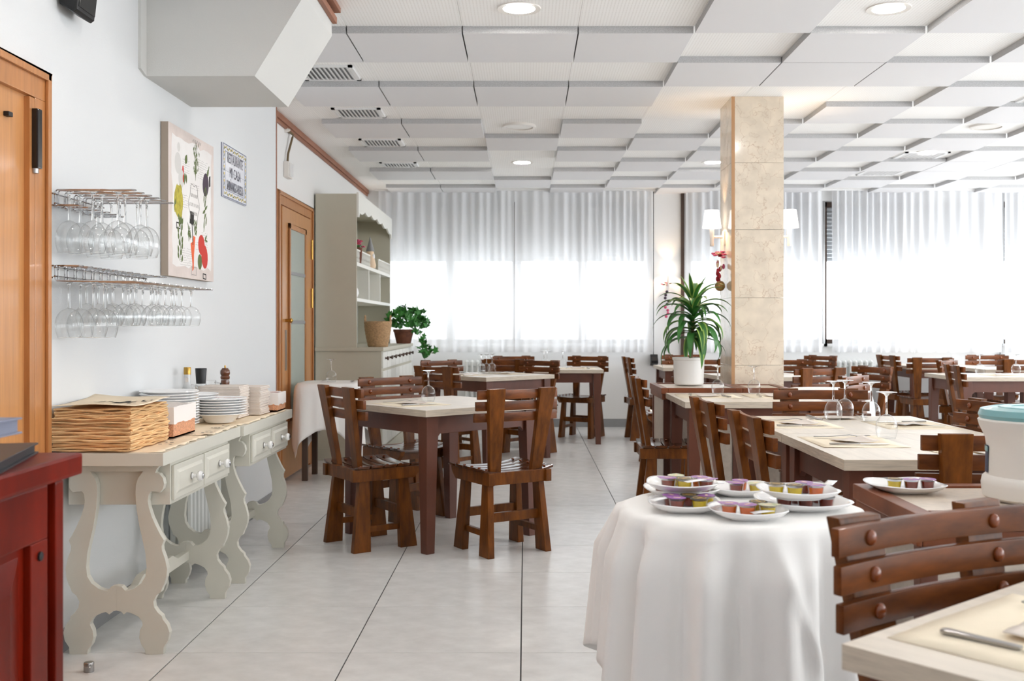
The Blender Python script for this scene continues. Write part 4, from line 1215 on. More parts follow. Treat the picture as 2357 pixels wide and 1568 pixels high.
for i in range(16):
    G().ball((rd.uniform(-.015, .03), rd.uniform(-.02, .02), -.03 - i * .0095), .013, 6, 5, (.8, .8, 1.5)).build('hanging_blossom', 'crimson' if i > 4 else ('pink' if i % 2 else 'cream_petal'), fl, smooth='all')
G().tube([(.01, 0, -.17), (.01, 0, -.255)], .0015, 5).build('cord', 'stem', fl)
tag(G().ball((1.352, 7.24, 1.462 - .035), .036, 20, 14).build('rattan_ball', 'gold_ball', None, smooth='all'), 'brown glitter ball hanging against the column left face', 'ornament')
flw = flowers('dried_flowers', 'small dried flower posy under the lamp on the white pier', (1.61, YF - .06, 1.60), ['cream_petal', 'pink', 'aubergine_print'], .07, 12, False)
rd = random.Random(9)
for i in range(9):
    G().ball((rd.uniform(-.02, .02), rd.uniform(-.01, .01), -.06 - i * .035), .018, 6, 5).build('hanging_blossom', 'pink' if i > 4 else 'aubergine_print', flw, smooth='all')

# ================================================================== dracaena
dr = thing('dracaena', 'long-leaved green dracaena in a white pot on the divider', 'potted plant', (1.095, 6.98, .757))
pt = G().lathe([(0, 0), (.090, 0), (.098, .008), (.103, .165), (.110, .168), (.110, .182), (.100, .182), (.097, .160), (0, .150)], 32).build('pot', 'pot_white', dr, smooth=True)
G().lathe([(0, .152), (.096, .156)], 20).build('soil', 'terracotta', dr)
G().tube([(.01, 0, .15), (.025, .0, .30), (.03, 0, .45), (.03, 0, .56)], [.013, .011, .010, .007], 8).build('stem', 'stem', dr, smooth=True)
rd = random.Random(21)
def dleaf(base, az, up, ln, w, droop):
    n = 12; g1, g2 = [], []
    d = Vector((math.cos(az), math.sin(az), 0)); sd = Vector((-math.sin(az), math.cos(az), 0))
    p = Vector(base); el = up
    path = []
    for i in range(n + 1):
        path.append(p.copy()); st = ln / n
        p = p + d * (math.cos(el) * st) + Vector((0, 0, math.sin(el) * st)); el -= droop / n * (0.5 + i / n)
    def ww(u): return w * (math.sin(PI * min(1, (u * .92 + .10))) ** .7)
    v1, f1, v2, f2 = [], [], [], []
    for i, q in enumerate(path):
        u = i / n; a = ww(u) if i < n else .0006
        z = Vector((0, 0, a * .35))
        v1 += [q - sd * a * .62 + z * .62, q, q + sd * a * .62 + z * .62]
        v2 += [q - sd * a + z, q - sd * a * .62 + z * .62, q + sd * a * .62 + z * .62, q + sd * a + z]
    for i in range(n):
        f1 += [(3 * i, 3 * i + 1, 3 * i + 4, 3 * i + 3), (3 * i + 1, 3 * i + 2, 3 * i + 5, 3 * i + 4)]
        f2 += [(4 * i, 4 * i + 1, 4 * i + 5, 4 * i + 4), (4 * i + 2, 4 * i + 3, 4 * i + 7, 4 * i + 6)]
    lf = G().add(v1, f1).build('leaf', 'leaf_green', dr, smooth='all')
    G().add(v2, f2).build('leaf_margin', 'leaf_lime' if up > .9 or rd.random() < .35 else 'leaf_green', lf, smooth='all')
for i in range(58):
    u = i / 57
    z = .30 + .24 * u
    az = i * 2.39996 + rd.uniform(-.25, .25)
    up = .15 + .95 * u ** 1.4 + rd.uniform(-.15, .15)
    dleaf((.028, 0, z), az, up, rd.uniform(.26, .36) * (1.0 if u < .8 else .88), rd.uniform(.019, .028), rd.uniform(2.1, 3.0) * (1.05 - .5 * u ** 2))
for az, up in ((2.6, 1.25), (.3, 1.2), (4.2, 1.35)):
    dleaf((.028, 0, .54), az, up, .22, .017, .35)

# ================================================================== things on the consoles
CT = .712
# kraft runner sheets with prints
def wobble_sheet(name, m, x0, x1, y0, y1, z, seed, nx=16, ny=24, rag=.006, lift=.002, t=.0008):
    rd = random.Random(seed); ph = [rd.uniform(0, 6) for _ in range(6)]
    def fn(u, v):
        x = x0 + (x1 - x0) * u; y = y0 + (y1 - y0) * v
        if u > .98: x += rag * math.sin(v * 29 + ph[0]) + rag * .6 * math.sin(v * 61 + ph[1])
        if v > .98 or v < .02: y += rag * math.sin(u * 21 + ph[2])
        zz = z + lift * max(0, math.sin(u * 5 + ph[3]) * math.sin(v * 9 + ph[4])) + (lift * 2.2 * abs(math.sin(v * 23 + ph[5])) if u > .93 else 0)
        return (x, y, zz)
    return G().grid(nx, ny, fn).build(name, m, None, smooth='all', thick=t)
def ink_on_sheet(parent, x, y, z, seed):
    rd = random.Random(seed); g = G()
    for i in range(9):
        a, b = x + rd.uniform(-.03, .03), y + rd.uniform(-.07, .07); w, d = rd.uniform(.006, .014), rd.uniform(.006, .02)
        g.add([(a, b, z), (a + w, b + .003, z), (a + w, b + d, z), (a, b + d, z)], [(0, 1, 2, 3)])
    g.build('print', 'ink', parent)['kind'] = 'stuff'
s1 = tag(wobble_sheet('paper_runner', 'kraft_light', -1.60, -1.252, 3.585, 4.12, CT + .0004, 1), 'kraft paper sheet with black print covering the near end of the console', 'paper sheet', 'kraft paper sheets on the consoles')
s2 = tag(wobble_sheet('paper_runner', 'kraft_light', -1.60, -1.248, 4.13, 4.62, CT + .0004, 2), 'kraft paper sheet with black print in the middle of the consoles', 'paper sheet', 'kraft paper sheets on the consoles')
s3 = tag(wobble_sheet('paper_runner', 'kraft_light', -1.60, -1.232, 4.63, 5.40, CT + .0004, 3), 'kraft paper sheet under the plates on the far console', 'paper sheet', 'kraft paper sheets on the consoles')
ink_on_sheet(s1, -1.31, 3.85, CT + .0055, 1); ink_on_sheet(s2, -1.30, 4.20, CT + .0055, 2); ink_on_sheet(s2, -1.30, 4.44, CT + .0055, 5)

# pile of kraft placemats, loose bundles
pl = thing('placemat_stack', 'tall stack of folded kraft paper placemats on the near console', 'paper stack', (-1.487, 3.755, CT + .006))
rd = random.Random(12)
z = 0
for i in range(22):
    h = rd.uniform(.0052, .0082)
    upper = i >= 17
    hx = .138 - (.006 if upper else 0) + rd.uniform(-.004, .003); hy = .188 - (.006 if upper else 0) + rd.uniform(-.006, .004)
    ox, oy = rd.uniform(-.003, .003) + (.004 if upper else 0), rd.uniform(-.004, .004)
    ph = rd.uniform(0, 6)
    n = 26; ring = []
    for k in range(4):
        for q in range(n):
            f = q / n
            c = [(-hx + 2 * hx * f, -hy), (hx, -hy + 2 * hy * f), (hx - 2 * hx * f, hy), (-hx, hy - 2 * hy * f)][k]
            w = .0025 * math.sin(f * 19 + ph + k) + rd.uniform(-.0018, .0018)
            nx, ny = [(0, -1), (1, 0), (0, 1), (-1, 0)][k]
            ring.append((c[0] + nx * w + ox, c[1] + ny * w + oy, .0028 * math.sin(f * (9 + k * 5) + ph) * (1 if k in (0, 1) else .3), nx, ny))
    vs = []; N = len(ring)
    for (dz, ins) in ((-.0004, .0035), (h * .5, 0), (h - .0006, .003)):
        for r in ring: vs.append((r[0] - r[3] * ins, r[1] - r[4] * ins, z + dz + r[2] * (.5 + .5 * (i / 22))))
    fs = [(l * N + j, l * N + (j + 1) % N, (l + 1) * N + (j + 1) % N, (l + 1) * N + j) for l in range(2) for j in range(N)]
    fs.append(tuple(range(N))[::-1]); fs.append(tuple(2 * N + j for j in range(N)))
    G().add(vs, fs).build('placemat_bundle', 'kraft', pl, smooth=True)
    z += h
def topf(u, v):
    x = -.135 + .285 * u; y = -.185 + .385 * v
    return (x + .01 * math.sin(v * 5), y, z + .011 + .006 * math.sin(u * 3.0 + v * 2) ** 2 + .012 * max(0, v - .8) * (1 - u) * 8 * .6)
tp = G().grid(14, 14, topf).build('top_placemat', 'kraft_light', pl, smooth='all', thick=.0008)
g = G()
def on_top(pts, g):
    vs = []
    for a, b in pts:
        q = topf(a, b); vs.append((q[0], q[1], q[2] + .0016))
    g.add(vs, [tuple(range(len(vs)))])
for a, b, w, d in [(.40, .22, .02, .16), (.36, .20, .12, .02), (.47, .30, .05, .07), (.58, .20, .10, .10), (.62, .32, .10, .14), (.60, .50, .06, .06), (.74, .24, .015, .12), (.78, .18, .03, .03), (.78, .30, .03, .03), (.72, .42, .015, .14), (.80, .50, .03, .10), (.86, .40, .015, .12), (.90, .55, .02, .06)]:
    on_top([(a, b), (a + w, b + .02), (a + w, b + d + .02), (a, b + d)], g)
g.build('print', 'ink', tp)['kind'] = 'stuff'

# wicker baskets with cloth liners
def lined_basket(label, x0, x1, y0, y1, hgt, band):
    t = thing('lined_basket', label, 'basket', ((x0 + x1) / 2, (y0 + y1) / 2, CT + .006))
    a, b = (x1 - x0) / 2, (y1 - y0) / 2
    def wall(z0, z1, e, th, m, nm, wav=0):
        vs, fs = [], []
        n = 12; ring = []
        for k in range(4):
            for q in range(n):
                f = q / n; A, B = a + e, b + e
                ring.append([(-A + 2 * A * f, -B), (A, -B + 2 * B * f), (A - 2 * A * f, B), (-A, B - 2 * B * f)][k])
        N = len(ring)
        for j, (x, y) in enumerate(ring):
            w = wav * (math.sin(j * .9) + .6 * math.sin(j * 2.3)); s_ = 1 - th / max(a, b)
            vs += [(x, y, z0 + w), (x, y, z1 + w * .4), (x * s_, y * s_, z1 + w * .4), (x * s_, y * s_, z0 + w)]
        for j in range(N):
            k = (j + 1) % N
            for q in range(4): fs.append((j * 4 + q, k * 4 + q, k * 4 + (q + 1) % 4, j * 4 + (q + 1) % 4))
        return G().add(vs, fs).build(nm, m, t, smooth=True)
    wall(0, hgt - .006, 0, .008, 'wicker_red', 'wicker_body')
    G().box(-a, a, -b, b, 0, .006).build('base', 'wicker_red', t)
    wall(hgt - band, hgt + .004, .003, .016, 'liner', 'cloth_liner', .003)
    G().box(-a + .01, a - .01, -b + .01, b - .01, hgt * .45, hgt * .5).build('liner_bottom', 'liner', t)
    return t
lined_basket('oblong wicker basket with pale cloth liner beside the placemat stack', -1.56, -1.345, 3.985, 4.245, .115, .060)
sb = lined_basket('small wicker basket with pale cloth liner at the far end of the console', -1.33, -1.245, 5.245, 5.41, .088, .055)
G().box(-.03, .03, -.06, .06, .06, .082).build('sachets', 'red_print', sb, bevel=.01)

# plate stacks
def plate_mesh(r, deep=.012, soup=False):
    pr = [(0, .0), (r * .55, 0), (r * .58, .003), (r * .70, .008 + deep * .3), (r * .97, .010 + deep), (r, .012 + deep), (r * .985, .0145 + deep), (r * .70, .0115 + deep * .35), (r * .56, .005), (0, .0045)]
    if soup: pr = [(0, 0), (r * .48, 0), (r * .52, .004), (r * .74, .032), (r * .97, .038), (r, .040), (r * .985, .0425), (r * .74, .036), (r * .5, .008), (0, .006)]
    return G().lathe(pr, 40).mesh('plate', 'porcelain', smooth=True)
big, med, soup = plate_mesh(.122), plate_mesh(.112), plate_mesh(.118, soup=True)
for i in range(13):
    o = link('plate', big, None, (-1.50, 4.395, CT + .003 + i * .0112))
    tag(o, 'white dinner plate, %s from the top of the tall stack by the wall' % ORD[12 - i], 'plate', 'plates in the tall stack')
for i in range(10):
    o = link('plate', med, None, (-1.497, 4.70, CT + .003 + i * .0115))
    tag(o, 'white plate, %s from the top of the stack behind the soup plates' % ORD[9 - i], 'plate', 'plates in the middle stack')
for i in range(7):
    o = link('plate', soup, None, (-1.365, 4.66, CT + .006 + i * .0112))
    tag(o, 'white deep soup plate, %s from the top of the front stack' % ORD[6 - i], 'plate', 'deep plates in the front stack')
    if i == 6:
        G().shell([(.118 * .78, .0375), (.118 * .96, .0408)], 40).build('flower_rim', 'porcelain_rim', o, smooth='all')
# napkin piles: bundles
def napkin_pile(x, y, n, w, d, nm, a=0):
    rd = random.Random(int(x * -1000))
    z = CT + .006
    for i in range(n):
        h = .0135
        t = thing('napkin_bundle', 'beige paper napkin bundle, %s from the top of the %s pile' % (ORD[n - 1 - i], nm), 'napkins', (x + rd.uniform(-.004, .004), y + rd.uniform(-.004, .004), z), R(a + rd.uniform(-2, 2)), 'napkin bundles on the far console')
        G().box(-w / 2, w / 2, -d / 2, d / 2, 0, h * .48).build('fold', 'napkin_paper', t, bevel=.002)
        G().box(-w / 2 + .002, w / 2 - .003, -d / 2 + .001, d / 2 - .002, h * .5, h * .98).build('fold', 'napkin_paper', t, bevel=.002)
        z += h
napkin_pile(-1.425, 4.94, 11, .19, .17, 'nearer napkin')
napkin_pile(-1.37, 5.13, 10, .18, .17, 'farther napkin')
# bottle, mills
bo = thing('oil_bottle', 'clear glass bottle with gold cap behind the plates', 'bottle', (-1.575, 4.86, CT + .005))
G().lathe([(0, 0), (.030, 0), (.031, .01), (.030, .10), (.024, .135), (.0145, .165), (.0145, .215), (0, .215)], 20).build('body', 'glass', bo, smooth=True)
G().lathe([(.0, .205), (.0165, .205), (.0165, .237), (.0155, .239), (0, .239)], 20).build('cap', 'brass', bo, smooth=True)
G().shell([(.0308, .03), (.0308, .085)], 20).build('label', 'porcelain', bo, smooth='all')
G().box(-.004, .010, -.0155, -.0147, .17, .19).build('neck_label', 'napkin_paper', bo)
G().tube([(.018, 0, .155), (.045, 0, .15), (.05, 0, .12), (.032, 0, .10)], .004, 6).build('handle', 'glass_solid', bo, smooth=True)
ml = thing('salt_mill', 'clear salt mill with tall black cap on the console', 'mill', (-1.555, 5.00, CT + .005))
G().lathe([(0, 0), (.026, 0), (.027, .12), (.024, .155), (0, .155)], 20).build('body', 'glass', ml, smooth=True)
G().lathe([(0, .155), (.022, .155), (.027, .226), (.026, .228), (0, .228)], 24).build('cap', 'black', ml, smooth=True)
G().shell([(.0272, .10), (.0262, .142)], 20).build('label', 'napkin_paper', ml, smooth='all')
G().lathe([(0, .005), (.022, .005), (.022, .06), (0, .06)], 16).build('salt', 'porcelain', ml, smooth=True)
jg = thing('glass_jug', 'small clear glass jug beside the black-capped mill', 'jug', (-1.545, 5.12, CT + .005))
G().lathe([(0, 0), (.03, 0), (.033, .06), (.022, .13), (.026, .165)], 18).build('body', 'glass', jg, smooth=True)
G().tube([(.022, -.005, .155), (.05, -.005, .15), (.052, -.005, .10), (.032, -.005, .07)], .004, 6).build('handle', 'glass_solid', jg, smooth=True)
pm = thing('pepper_mill', 'turned dark wooden pepper mill on the far console', 'mill', (-1.52, 5.28, CT + .005))
G().lathe([(0, 0), (.027, 0), (.028, .02), (.019, .07), (.017, .11), (.022, .145), (.020, .158), (0, .158)], 22).build('body', 'mill_wood', pm, smooth=True)
G().lathe([(0, .158), (.021, .160), (.024, .172), (.020, .180), (.0245, .190), (.024, .205), (.014, .218), (0, .22)], 22).build('head', 'mill_wood', pm, smooth=True)
G().lathe([(0, .219), (.004, .219), (.0045, .226), (.003, .232), (0, .233)], 12).build('finial', 'brass', pm, smooth=True)

# ================================================================== cloth tables
def cloth_round(name, label, cx, cy, r, zt, half, seed, rot, nf, amp, floor_legs=True):
    t = thing(name + '_table', 'round side table hidden under %s' % label, 'table', (cx, cy, 0))
    G().lathe([(0, zt - .028), (r - .006, zt - .028), (r - .004, zt - .004), (0, zt - .004)], 36).build('tabletop', 'table_brown', t, smooth=True)
    G().lathe([(.03, .03), (.03, zt - .03)], 14).build('pedestal', 'table_brown', t, smooth=True)
    G().lathe([(0, 0), (.17, 0), (.17, .02), (.03, .035), (0, .035)], 24).build('base', 'table_brown', t, smooth=True)
    rd = random.Random(seed); p1, p2, p3 = rd.uniform(0, 6), rd.uniform(0, 6), rd.uniform(0, 6)
    na, nr = 220, 26
    def fn(u, v):
        a = 2 * PI * u
        q = a - rot
        L = min(half / max(abs(math.cos(q)), abs(math.sin(q)), 1e-3), half * 1.30) - r
        if v < .25:
            rr = r * v / .25; return (cx + rr * math.cos(a), cy + rr * math.sin(a), zt)
        s = (v - .25) / .75 * L
        fold = 1.3 * (abs(math.sin(nf * .5 * a + p1 + .6 * math.sin(3 * a + p2))) - .6) + .25 * math.sin(nf * 2 * a + p3)
        k = min(1, s / .11)
        bend = .012
        if s < bend * 1.57:
            th = s / bend; rr = r + bend * math.sin(th); zz = zt - bend * (1 - math.cos(th))
        else:
            rr = r + bend; zz = zt - bend - (s - bend * 1.57) * .985
        rr += amp * (1.35 - .45 * max(0, math.cos(a)) ** .5) * k ** 1.1 * (.45 + fold * (.55 + .45 * s / .4)) + .06 * s + .012 * k * math.exp(-((a - 4.95 - (s - .2) * 1.2) / .045) ** 2)
        return (cx + rr * math.cos(a), cy + rr * math.sin(a), max(.012, zz))
    o = G().grid(na, nr, fn, wrap=True).build(name, 'cloth', None, smooth='all', thick=-.001)
    return tag(o, label, 'tablecloth')
cloth_round('round_tablecloth', 'white tablecloth draped over the round table with jam plates', .50, 2.445, .272, .726, .61, 4, R(3), 13, .042)
cloth_round('round_tablecloth', 'white tablecloth over the round table right of the column', 2.02, 6.98, .27, .726, .55, 6, R(10), 9, .03)
# small clothed table beside the rear door
tb = thing('side_table', 'small table under a white cloth beside the rear door', 'table', (-1.47, 7.92, 0))
G().box(-.19, .20, -.205, .205, .69, .722).build('tabletop', 'table_brown', tb)
for sx in (-.165, .175):
    for sy in (-.18, .18): G().box(sx - .02, sx + .02, sy - .02, sy + .02, 0, .69).build('leg', 'dark_frame', tb, bevel=.002)
def sqcloth(cx, cy, a, b, zt, drop, seed):
    rd = random.Random(seed); n = 200
    ring = []
    def fn(u, v):
        # superellipse footprint, corners hang lower
        t = 2 * PI * u; c, s = math.cos(t), math.sin(t)
        k = (abs(c) ** 6 + abs(s) ** 6) ** (-1 / 6)
        ex, ey = a * c * k, b * s * k
        corner = (min(abs(c), abs(s)) / .7071) ** 3
        if v < .25: return (cx + ex * v / .25, cy + ey * v / .25, zt)
        q = (v - .25) / .75; L = drop * (1 + .62 * corner)
        w = .02 * math.sin(t * 9 + 1.3) * q + .012 * math.sin(t * 17 + .4) * q + .035 * corner * q
        l = math.hypot(ex, ey)
        return (cx + ex * (1 + (w + .012 * min(1, q * 8)) / l), cy + ey * (1 + (w + .012 * min(1, q * 8)) / l), zt - L * q)
    return G().grid(n, 22, fn, wrap=True).build('tablecloth', 'cloth', None, smooth='all', thick=-.001)
tag(sqcloth(-1.465, 7.92, .245, .255, .7245, .34, 3), 'white tablecloth with hanging corners on the small table by the rear door', 'tablecloth')

# ================================================================== jam plates
def sq_plate(label, cx, cy, z, hw, rz):
    def fn(u, v):
        t = 2 * PI * u; c, s = math.cos(t), math.sin(t); k = (abs(c) ** 3.2 + abs(s) ** 3.2) ** (-1 / 3.2)
        prof = [(0, 0), (.55, 0), (.58, .003), (.75, .006), (.97, .0165), (1.0, .0185), (.985, .0205), (.75, .0105), (.57, .006), (0, .0055)]
        x = v * (len(prof) - 1); i = min(len(prof) - 2, int(x)); f = x - i
        r = prof[i][0] + (prof[i + 1][0] - prof[i][0]) * f; zz = prof[i][1] + (prof[i + 1][1] - prof[i][1]) * f
        if r > .9: zz += .004 * (k - 1) * 6
        return (hw * r * c * k, hw * r * s * k, zz)
    o = G().grid(56, 28, fn, wrap=True).build('jam_plate', 'porcelain', None, smooth='all', loc=(cx, cy, z), rz=rz)
    return tag(o, label, 'plate', 'white plates of jam tubs')
def lid_mesh(m):
    pts = []
    for i in range(20):
        a = 2 * PI * i / 20; r = .0245
        if i in (0,): r = .036
        if i in (1, 19): r = .029
        pts.append((r * math.cos(a), r * math.sin(a)))
    return G().prism(pts, 'xy', .0255, .0263).mesh('foil_lid', m)
LIDS = {k: lid_mesh(m) for k, m in (('purple', 'lid_purple'), ('black', 'lid_black'), ('green', 'lid_green'))}
def ribbed(r0, r1, h, m, nm):
    def fn(u, v):
        i = int(round(u * 36)); k = 1 + (.03 if i % 2 else -.02); r = r0 + (r1 - r0) * v
        return (r * k * math.cos(2 * PI * u), r * k * math.sin(2 * PI * u), h * v)
    return G().grid(36, 3, fn, wrap=True).mesh(nm, m, smooth='all')
CUP = ribbed(.0185, .0225, .0245, 'tub_plastic', 'cup')
RIM = G().lathe([(.0225, .0243), (.0255, .0243), (.0255, .0254), (.0225, .0254)], 20, closed=True).mesh('rim', 'tub_plastic')
def fill_mesh(m): return G().lathe([(0, .0008), (.0175, .0008), (.0205, .020), (0, .020)], 18).mesh('jam', m, smooth=True)
FILL = {k: fill_mesh(m) for k, m in (('amber', 'jam_amber'), ('red', 'jam_red'), ('yellow', 'jam_yellow'))}
RING = G().lathe([(.017, .0264), (.019, .0264), (.019, .0267), (.017, .0267)], 20, closed=True).mesh('gold_ring', 'lid_gold')
BADGE = G().prism([(-.010, -.004), (.011, -.003), (.010, .004), (-.011, .003)], 'xy', .0264, .0267).mesh('badge', 'lid_gold')
BADGE2 = G().prism([(-.010, -.004), (.011, -.003), (.010, .004), (-.011, .003)], 'xy', .0264, .0267).mesh('badge', 'cream_petal')
def tub(x, y, z, fill, lid, label, rz):
    t = thing('jam_tub', label, 'jam tub', (x, y, z), rz, 'single-portion jam tubs')
    t.scale = (.82, .82, .95)
    link('cup', CUP, t); link('rim', RIM, t); link('jam', FILL[fill], t)
    l = link('foil_lid', LIDS[lid], t)
    if lid == 'black': link('gold_ring', RING, l); link('badge', BADGE, l)
    else: link('badge', BADGE2, l)
    return t
TT = .727
def jam_plate(nm, cx, cy, z, hw, rz, tubs):
    sq_plate('white rounded-square plate of jam tubs, %s' % nm, cx, cy, z, hw, R(rz))
    for k, (dx, dy, fill, lid, where) in enumerate(tubs):
        tub(cx + dx, cy + dy, z + .007, fill, lid, '%s jam tub with %s lid, %s, on the %s plate' % (fill, lid, where, nm), k * 1.3 + 2.5)
jam_plate('front centre', .487, 2.285, TT, .083, 4, [(-.040, .0, 'amber', 'purple', 'left'), (-.004, -.018, 'amber', 'purple', 'middle'), (.028, .020, 'yellow', 'black', 'rear'), (.040, -.020, 'yellow', 'green', 'right')])
jam_plate('front left', .365, 2.375, TT, .084, -3, [(-.022, -.020, 'red', 'purple', 'left front'), (.028, -.024, 'yellow', 'black', 'right front'), (-.030, .022, 'red', 'purple', 'left rear'), (.012, .025, 'red', 'black', 'middle rear'), (.050, .014, 'yellow', 'purple', 'far right')])
jam_plate('lower right', .640, 2.405, TT, .104, 6, [(-.050, -.030, 'red', 'purple', 'left'), (-.004, -.040, 'red', 'black', 'front middle'), (.045, -.030, 'red', 'black', 'right'), (-.010, .020, 'red', 'purple', 'rear'), (.045, .028, 'red', 'black', 'rear right')])
jam_plate('back middle', .535, 2.600, TT, .084, 0, [(-.012, -.016, 'red', 'purple', 'left'), (.036, -.020, 'yellow', 'green', 'right'), (.006, .026, 'amber', 'purple', 'rear')])
jam_plate('back left', .385, 2.575, TT, .088, 8, [(-.050, -.024, 'red', 'black', 'left'), (.050, -.020, 'red', 'black', 'right'), (.0, .0, 'yellow', 'black', 'middle')])
jam_plate('raised left', .372, 2.475, TT + .0295, .084, -5, [(-.034, -.010, 'red', 'purple', 'left'), (.002, -.024, 'yellow', 'black', 'front'), (.042, .004, 'amber', 'purple', 'right rear'), (.052, -.028, 'red', 'purple', 'right front'), (-.010, .030, 'yellow', 'green', 'rear left')])
jam_plate('raised right', .620, 2.372, TT + .0295, .088, 3, [(-.050, -.004, 'yellow', 'black', 'left'), (-.012, -.020, 'yellow', 'black', 'front'), (.020, .022, 'red', 'purple', 'rear'), (.036, -.018, 'amber', 'purple', 'right')])
jam_plate('stone cabinet', .957, 2.63, .730, .092, 5, [(-.026, .0, 'yellow', 'black', 'left'), (.014, -.006, 'red', 'purple', 'middle'), (.056, -.004, 'red', 'purple', 'right')])
# sugar sachets
rd = random.Random(4)
for k, (x, y, z, a, lb) in enumerate([(.305, 2.365, .753, 30, 'white sugar sachet at the left edge of the front left plate'), (.510, 2.245, .745, 10, 'white sugar sachet at the front of the front centre plate'),
                                    (.690, 2.36, .790, 60, 'white sugar sachet on the right edge of the raised right plate'), (.395, 2.425, .785, 15, 'white sugar sachet at the front of the raised left plate'), (.475, 2.61, .752, -20, 'white sugar sachet on the back middle plate')]):
    def fs(u, v): return (-.024 + .048 * u, -.011 + .022 * v, .0022 * math.sin(PI * u) * math.sin(PI * v) + .004 * u)
    g = G().grid(8, 6, fs)
    tag(g.build('sugar_sachet', 'porcelain', None, smooth='all', loc=(x, y, z), rz=R(a), thick=.0008), lb, 'sugar sachet', 'paper sugar sachets')

# white tub with teal lid
tb = thing('plastic_tub', 'white plastic tub with pale teal lid on the stone cabinet', 'tub', (1.231, 2.50, .730))
tb.scale = (1.057, 1.057, 1.057)
G().lathe([(0, 0), (.108, 0), (.118, .008), (.121, .035), (.118, .050), (.111, .056), (.109, .118), (.112, .140), (.124, .165), (.128, .180), (.124, .184), (0, .184)], 44).build('body', 'plastic_white', tb, smooth=True)
G().lathe([(0, .184), (.124, .184), (.127, .192), (.122, .205), (.10, .210), (.098, .2085), (.085, .2085), (.083, .211), (.06, .211), (.058, .209), (0, .209)], 44).build('lid', 'teal', tb, smooth=True)
def lab(u, v):
    a = R(150) + R(26) * u; r = .1118 - .0013 * v
    return (r * math.cos(a), r * math.sin(a), .060 + .062 * v)
G().grid(10, 3, lab).build('label', 'navy', tb, smooth='all')
G().grid(10, 2, lambda u, v: (.1122 * math.cos(R(150) + R(26) * u), .1122 * math.sin(R(150) + R(26) * u), .108 + .012 * v)).build('label_band', 'teal', tb, smooth='all')

# ================================================================== place settings
def sheet(name, label, cat, m, x, y, z, w, d, a, grp, seed=0, curl=.004):
    rd = random.Random(seed); p = rd.uniform(0, 6)
    def fn(u, v): return ((u - .5) * w, (v - .5) * d, curl * max(0, math.sin(u * 4 + p) * math.sin(v * 3 + p)) + (curl * 1.5 * (u - .8) * 4 if u > .8 else 0) * abs(math.sin(p)))
    o = G().grid(10, 10, fn).build(name, m, None, smooth='all', loc=(x, y, z), rz=R(a), thick=.0008)
    return tag(o, label, cat, grp)
def knife_mesh():
    vs = []; fs = []
    sec = [(-.11, .0065, .0045), (-.105, .008, .005), (-.06, .0065, .0042), (-.02, .006, .004), (-.005, .005, .0035), (.0, .0085, .0012), (.06, .0095, .001), (.095, .007, .0008), (.108, .001, .0005)]
    for x, w, h in sec: vs += [(x, -w, 0), (x, w, 0), (x, w, h), (x, -w, h)]
    for k in range(len(sec) - 1):
        for j in range(4): fs.append((k * 4 + j, k * 4 + (j + 1) % 4, k * 4 + 4 + (j + 1) % 4, k * 4 + 4 + j))
    fs += [(3, 2, 1, 0), tuple(len(sec) * 4 - 4 + j for j in range(4))]
    return vs, fs
_kv, _kf = knife_mesh()
def make_knife():
    t = thing('table_knife', 'x', 'knife')
    def cut(a, b):
        vs, fs = [], []
        n = b - a + 1
        vs = _kv[a * 4:(b + 1) * 4]
        for k in range(n - 1):
            for j in range(4): fs.append((k * 4 + j, k * 4 + (j + 1) % 4, k * 4 + 4 + (j + 1) % 4, k * 4 + 4 + j))
        fs += [(3, 2, 1, 0), tuple(n * 4 - 4 + j for j in range(4))]
        return G().add(vs, fs)
    cut(0, 4).build('handle', 'steel', t, smooth=True, bevel=.001); cut(5, 8).build('blade', 'chrome', t)
    return t
def make_fork():
    t = thing('table_fork', 'x', 'fork')
    hz = lambda x: .003 + .010 * math.exp(-((x - .025) / .03) ** 2) * .8 + (.006 * (x - .06) / .04 if x > .06 else 0)
    vs, fs = [], []
    sec = [(-.10, .003), (-.095, .006), (-.05, .0045), (0, .003), (.03, .003), (.045, .008), (.058, .0115), (.066, .0115)]
    for x, w in sec: vs += [(x, -w, hz(x)), (x, w, hz(x)), (x, w, hz(x) + .0018), (x, -w, hz(x) + .0018)]
    for k in range(len(sec) - 1):
        for j in range(4): fs.append((k * 4 + j, k * 4 + (j + 1) % 4, k * 4 + 4 + (j + 1) % 4, k * 4 + 4 + j))
    fs += [(3, 2, 1, 0), tuple(len(sec) * 4 - 4 + j for j in range(4))]
    G().add(vs, fs).build('handle', 'steel', t, smooth=True)
    for i in range(4):
        y = -.0100 + .00667 * i
        G().hexa([(.0655, y - .0014, hz(.066)), (.105, y - .0008, hz(.105)), (.105, y + .0008, hz(.105)), (.0655, y + .0014, hz(.066)),
                  (.0655, y - .0014, hz(.066) + .0016), (.105, y - .0008, hz(.105) + .001), (.105, y + .0008, hz(.105) + .001), (.0655, y + .0014, hz(.066) + .0016)]).build('tine', 'steel', t)
    return t
_kn = make_knife(); _ku = []; _fk = make_fork(); _fu = []
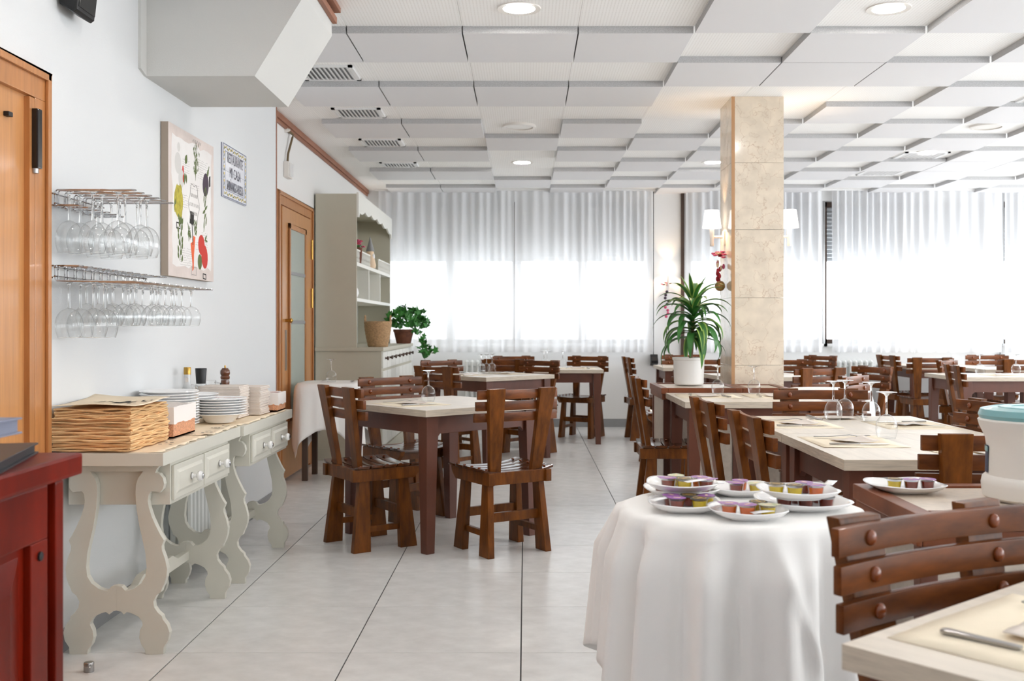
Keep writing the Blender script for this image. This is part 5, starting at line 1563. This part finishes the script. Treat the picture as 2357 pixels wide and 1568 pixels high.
def setting(nm, x, y, a, mat_=True, nap=True, kn=True, fk=True, ndx=0, ndy=0):
    """a = direction the guest faces; paper mat, folded napkin, knife on the right, fork on the left"""
    c, s = math.cos(R(a)), math.sin(R(a))
    def loc(f, l): return (x + f * c - l * s, y + f * s + l * c)
    if mat_:
        p = loc(.0, 0); sheet('paper_placemat', 'tan paper placemat, %s' % nm, 'placemat', 'mat_paper', p[0], p[1], TT + .0006, .30, .36, a, 'tan paper placemats', int(x * 100), .0022)
    if nap:
        p = loc(.01 + ndx, .0 + ndy); sheet('paper_napkin', 'folded paper napkin, %s' % nm, 'napkin', 'napkin_paper', p[0], p[1], TT + .006, .13, .13, a + 8, 'folded paper napkins', int(y * 100), .006)
    if kn:
        p = loc(0, -.105); place(_kn, _ku, (p[0], p[1], TT + .0045), R(a + 3), 'steel table knife, %s' % nm, 'table knives')
    if fk:
        p = loc(-.005, .105); place(_fk, _fu, (p[0], p[1], TT + .0045), R(a - 6), 'steel table fork, %s' % nm, 'table forks')
setting('at the near left place of the long table', 1.18, 3.775, 0)
setting('at the far left place of the long table', 1.16, 4.46, 0)
setting('at the near right place of the long table', 1.545, 3.43, 98, ndx=-.01)
setting('at the far right place of the long table', 1.63, 4.42, 180)
setting('at the far head of the long table', 1.42, 4.74, -90, mat_=False)
setting('on the table at the stone divider, left place', 1.09, 6.22, 90)
setting('on the table at the stone divider, right place', 1.50, 6.22, 90)
setting('on the near square table in the aisle', -.62, 5.62, 35)
setting('on the second square table, near left place', -.52, 9.0, 44)
setting('on the second square table, far side', -.16, 9.26, -136)
setting('on the far table by the windows', .52, 10.4, 90)
setting('on the blurred foreground table', .72, 1.40, -50)
setting('on the small clothed table', -1.42, 7.95, 90, nap=False, mat_=False)
setting('on the right edge table', 4.1, 8.95, 0)
for x, y, lb in [(1.377, 4.66, 'upturned wine glass on the long table, left of the far pair'), (1.455, 4.745, 'upturned wine glass on the long table, right of the far pair'),
                 (1.516, 4.57, 'upturned wine glass on the long table, second from its near end'), (1.348, 3.89, 'upturned wine glass nearest the camera on the long table'),
                 (-.539, 5.80, 'upturned wine glass standing on the near square table'), (1.195, 6.47, 'upturned wine glass in front of the column, left one'), (1.42, 6.47, 'upturned wine glass in front of the column, right one'),
                 (-1.46, 7.85, 'upturned wine glass on the small clothed table'),
                 (-.395, 9.36, 'upturned wine glass on the second table, leftmost of three'), (-.345, 9.28, 'upturned wine glass on the second table, middle of three'), (-.30, 9.38, 'upturned wine glass on the second table, rightmost of three'),
                 (.19, 10.62, 'upturned wine glass on the window table, leftmost of three'), (.225, 10.7, 'upturned wine glass on the window table, middle of three'), (.385, 10.66, 'upturned wine glass on the window table, rightmost of three'),
                 (4.02, 9.22, 'upturned wine glass on the right edge table, left one'), (4.33, 9.2, 'upturned wine glass on the right edge table, right one'),
                 (4.22, 11.3, 'upturned wine glass on the far corner table, left one'), (4.62, 11.3, 'upturned wine glass on the far corner table, right one')]:
    place(gT, uT, (x, y, TT + .002), 0, lb, 'upturned wine glasses on the tables')
for o in list(bpy.data.objects):
    if o.get('label') == 'x': print('UNPLACED', o.name)
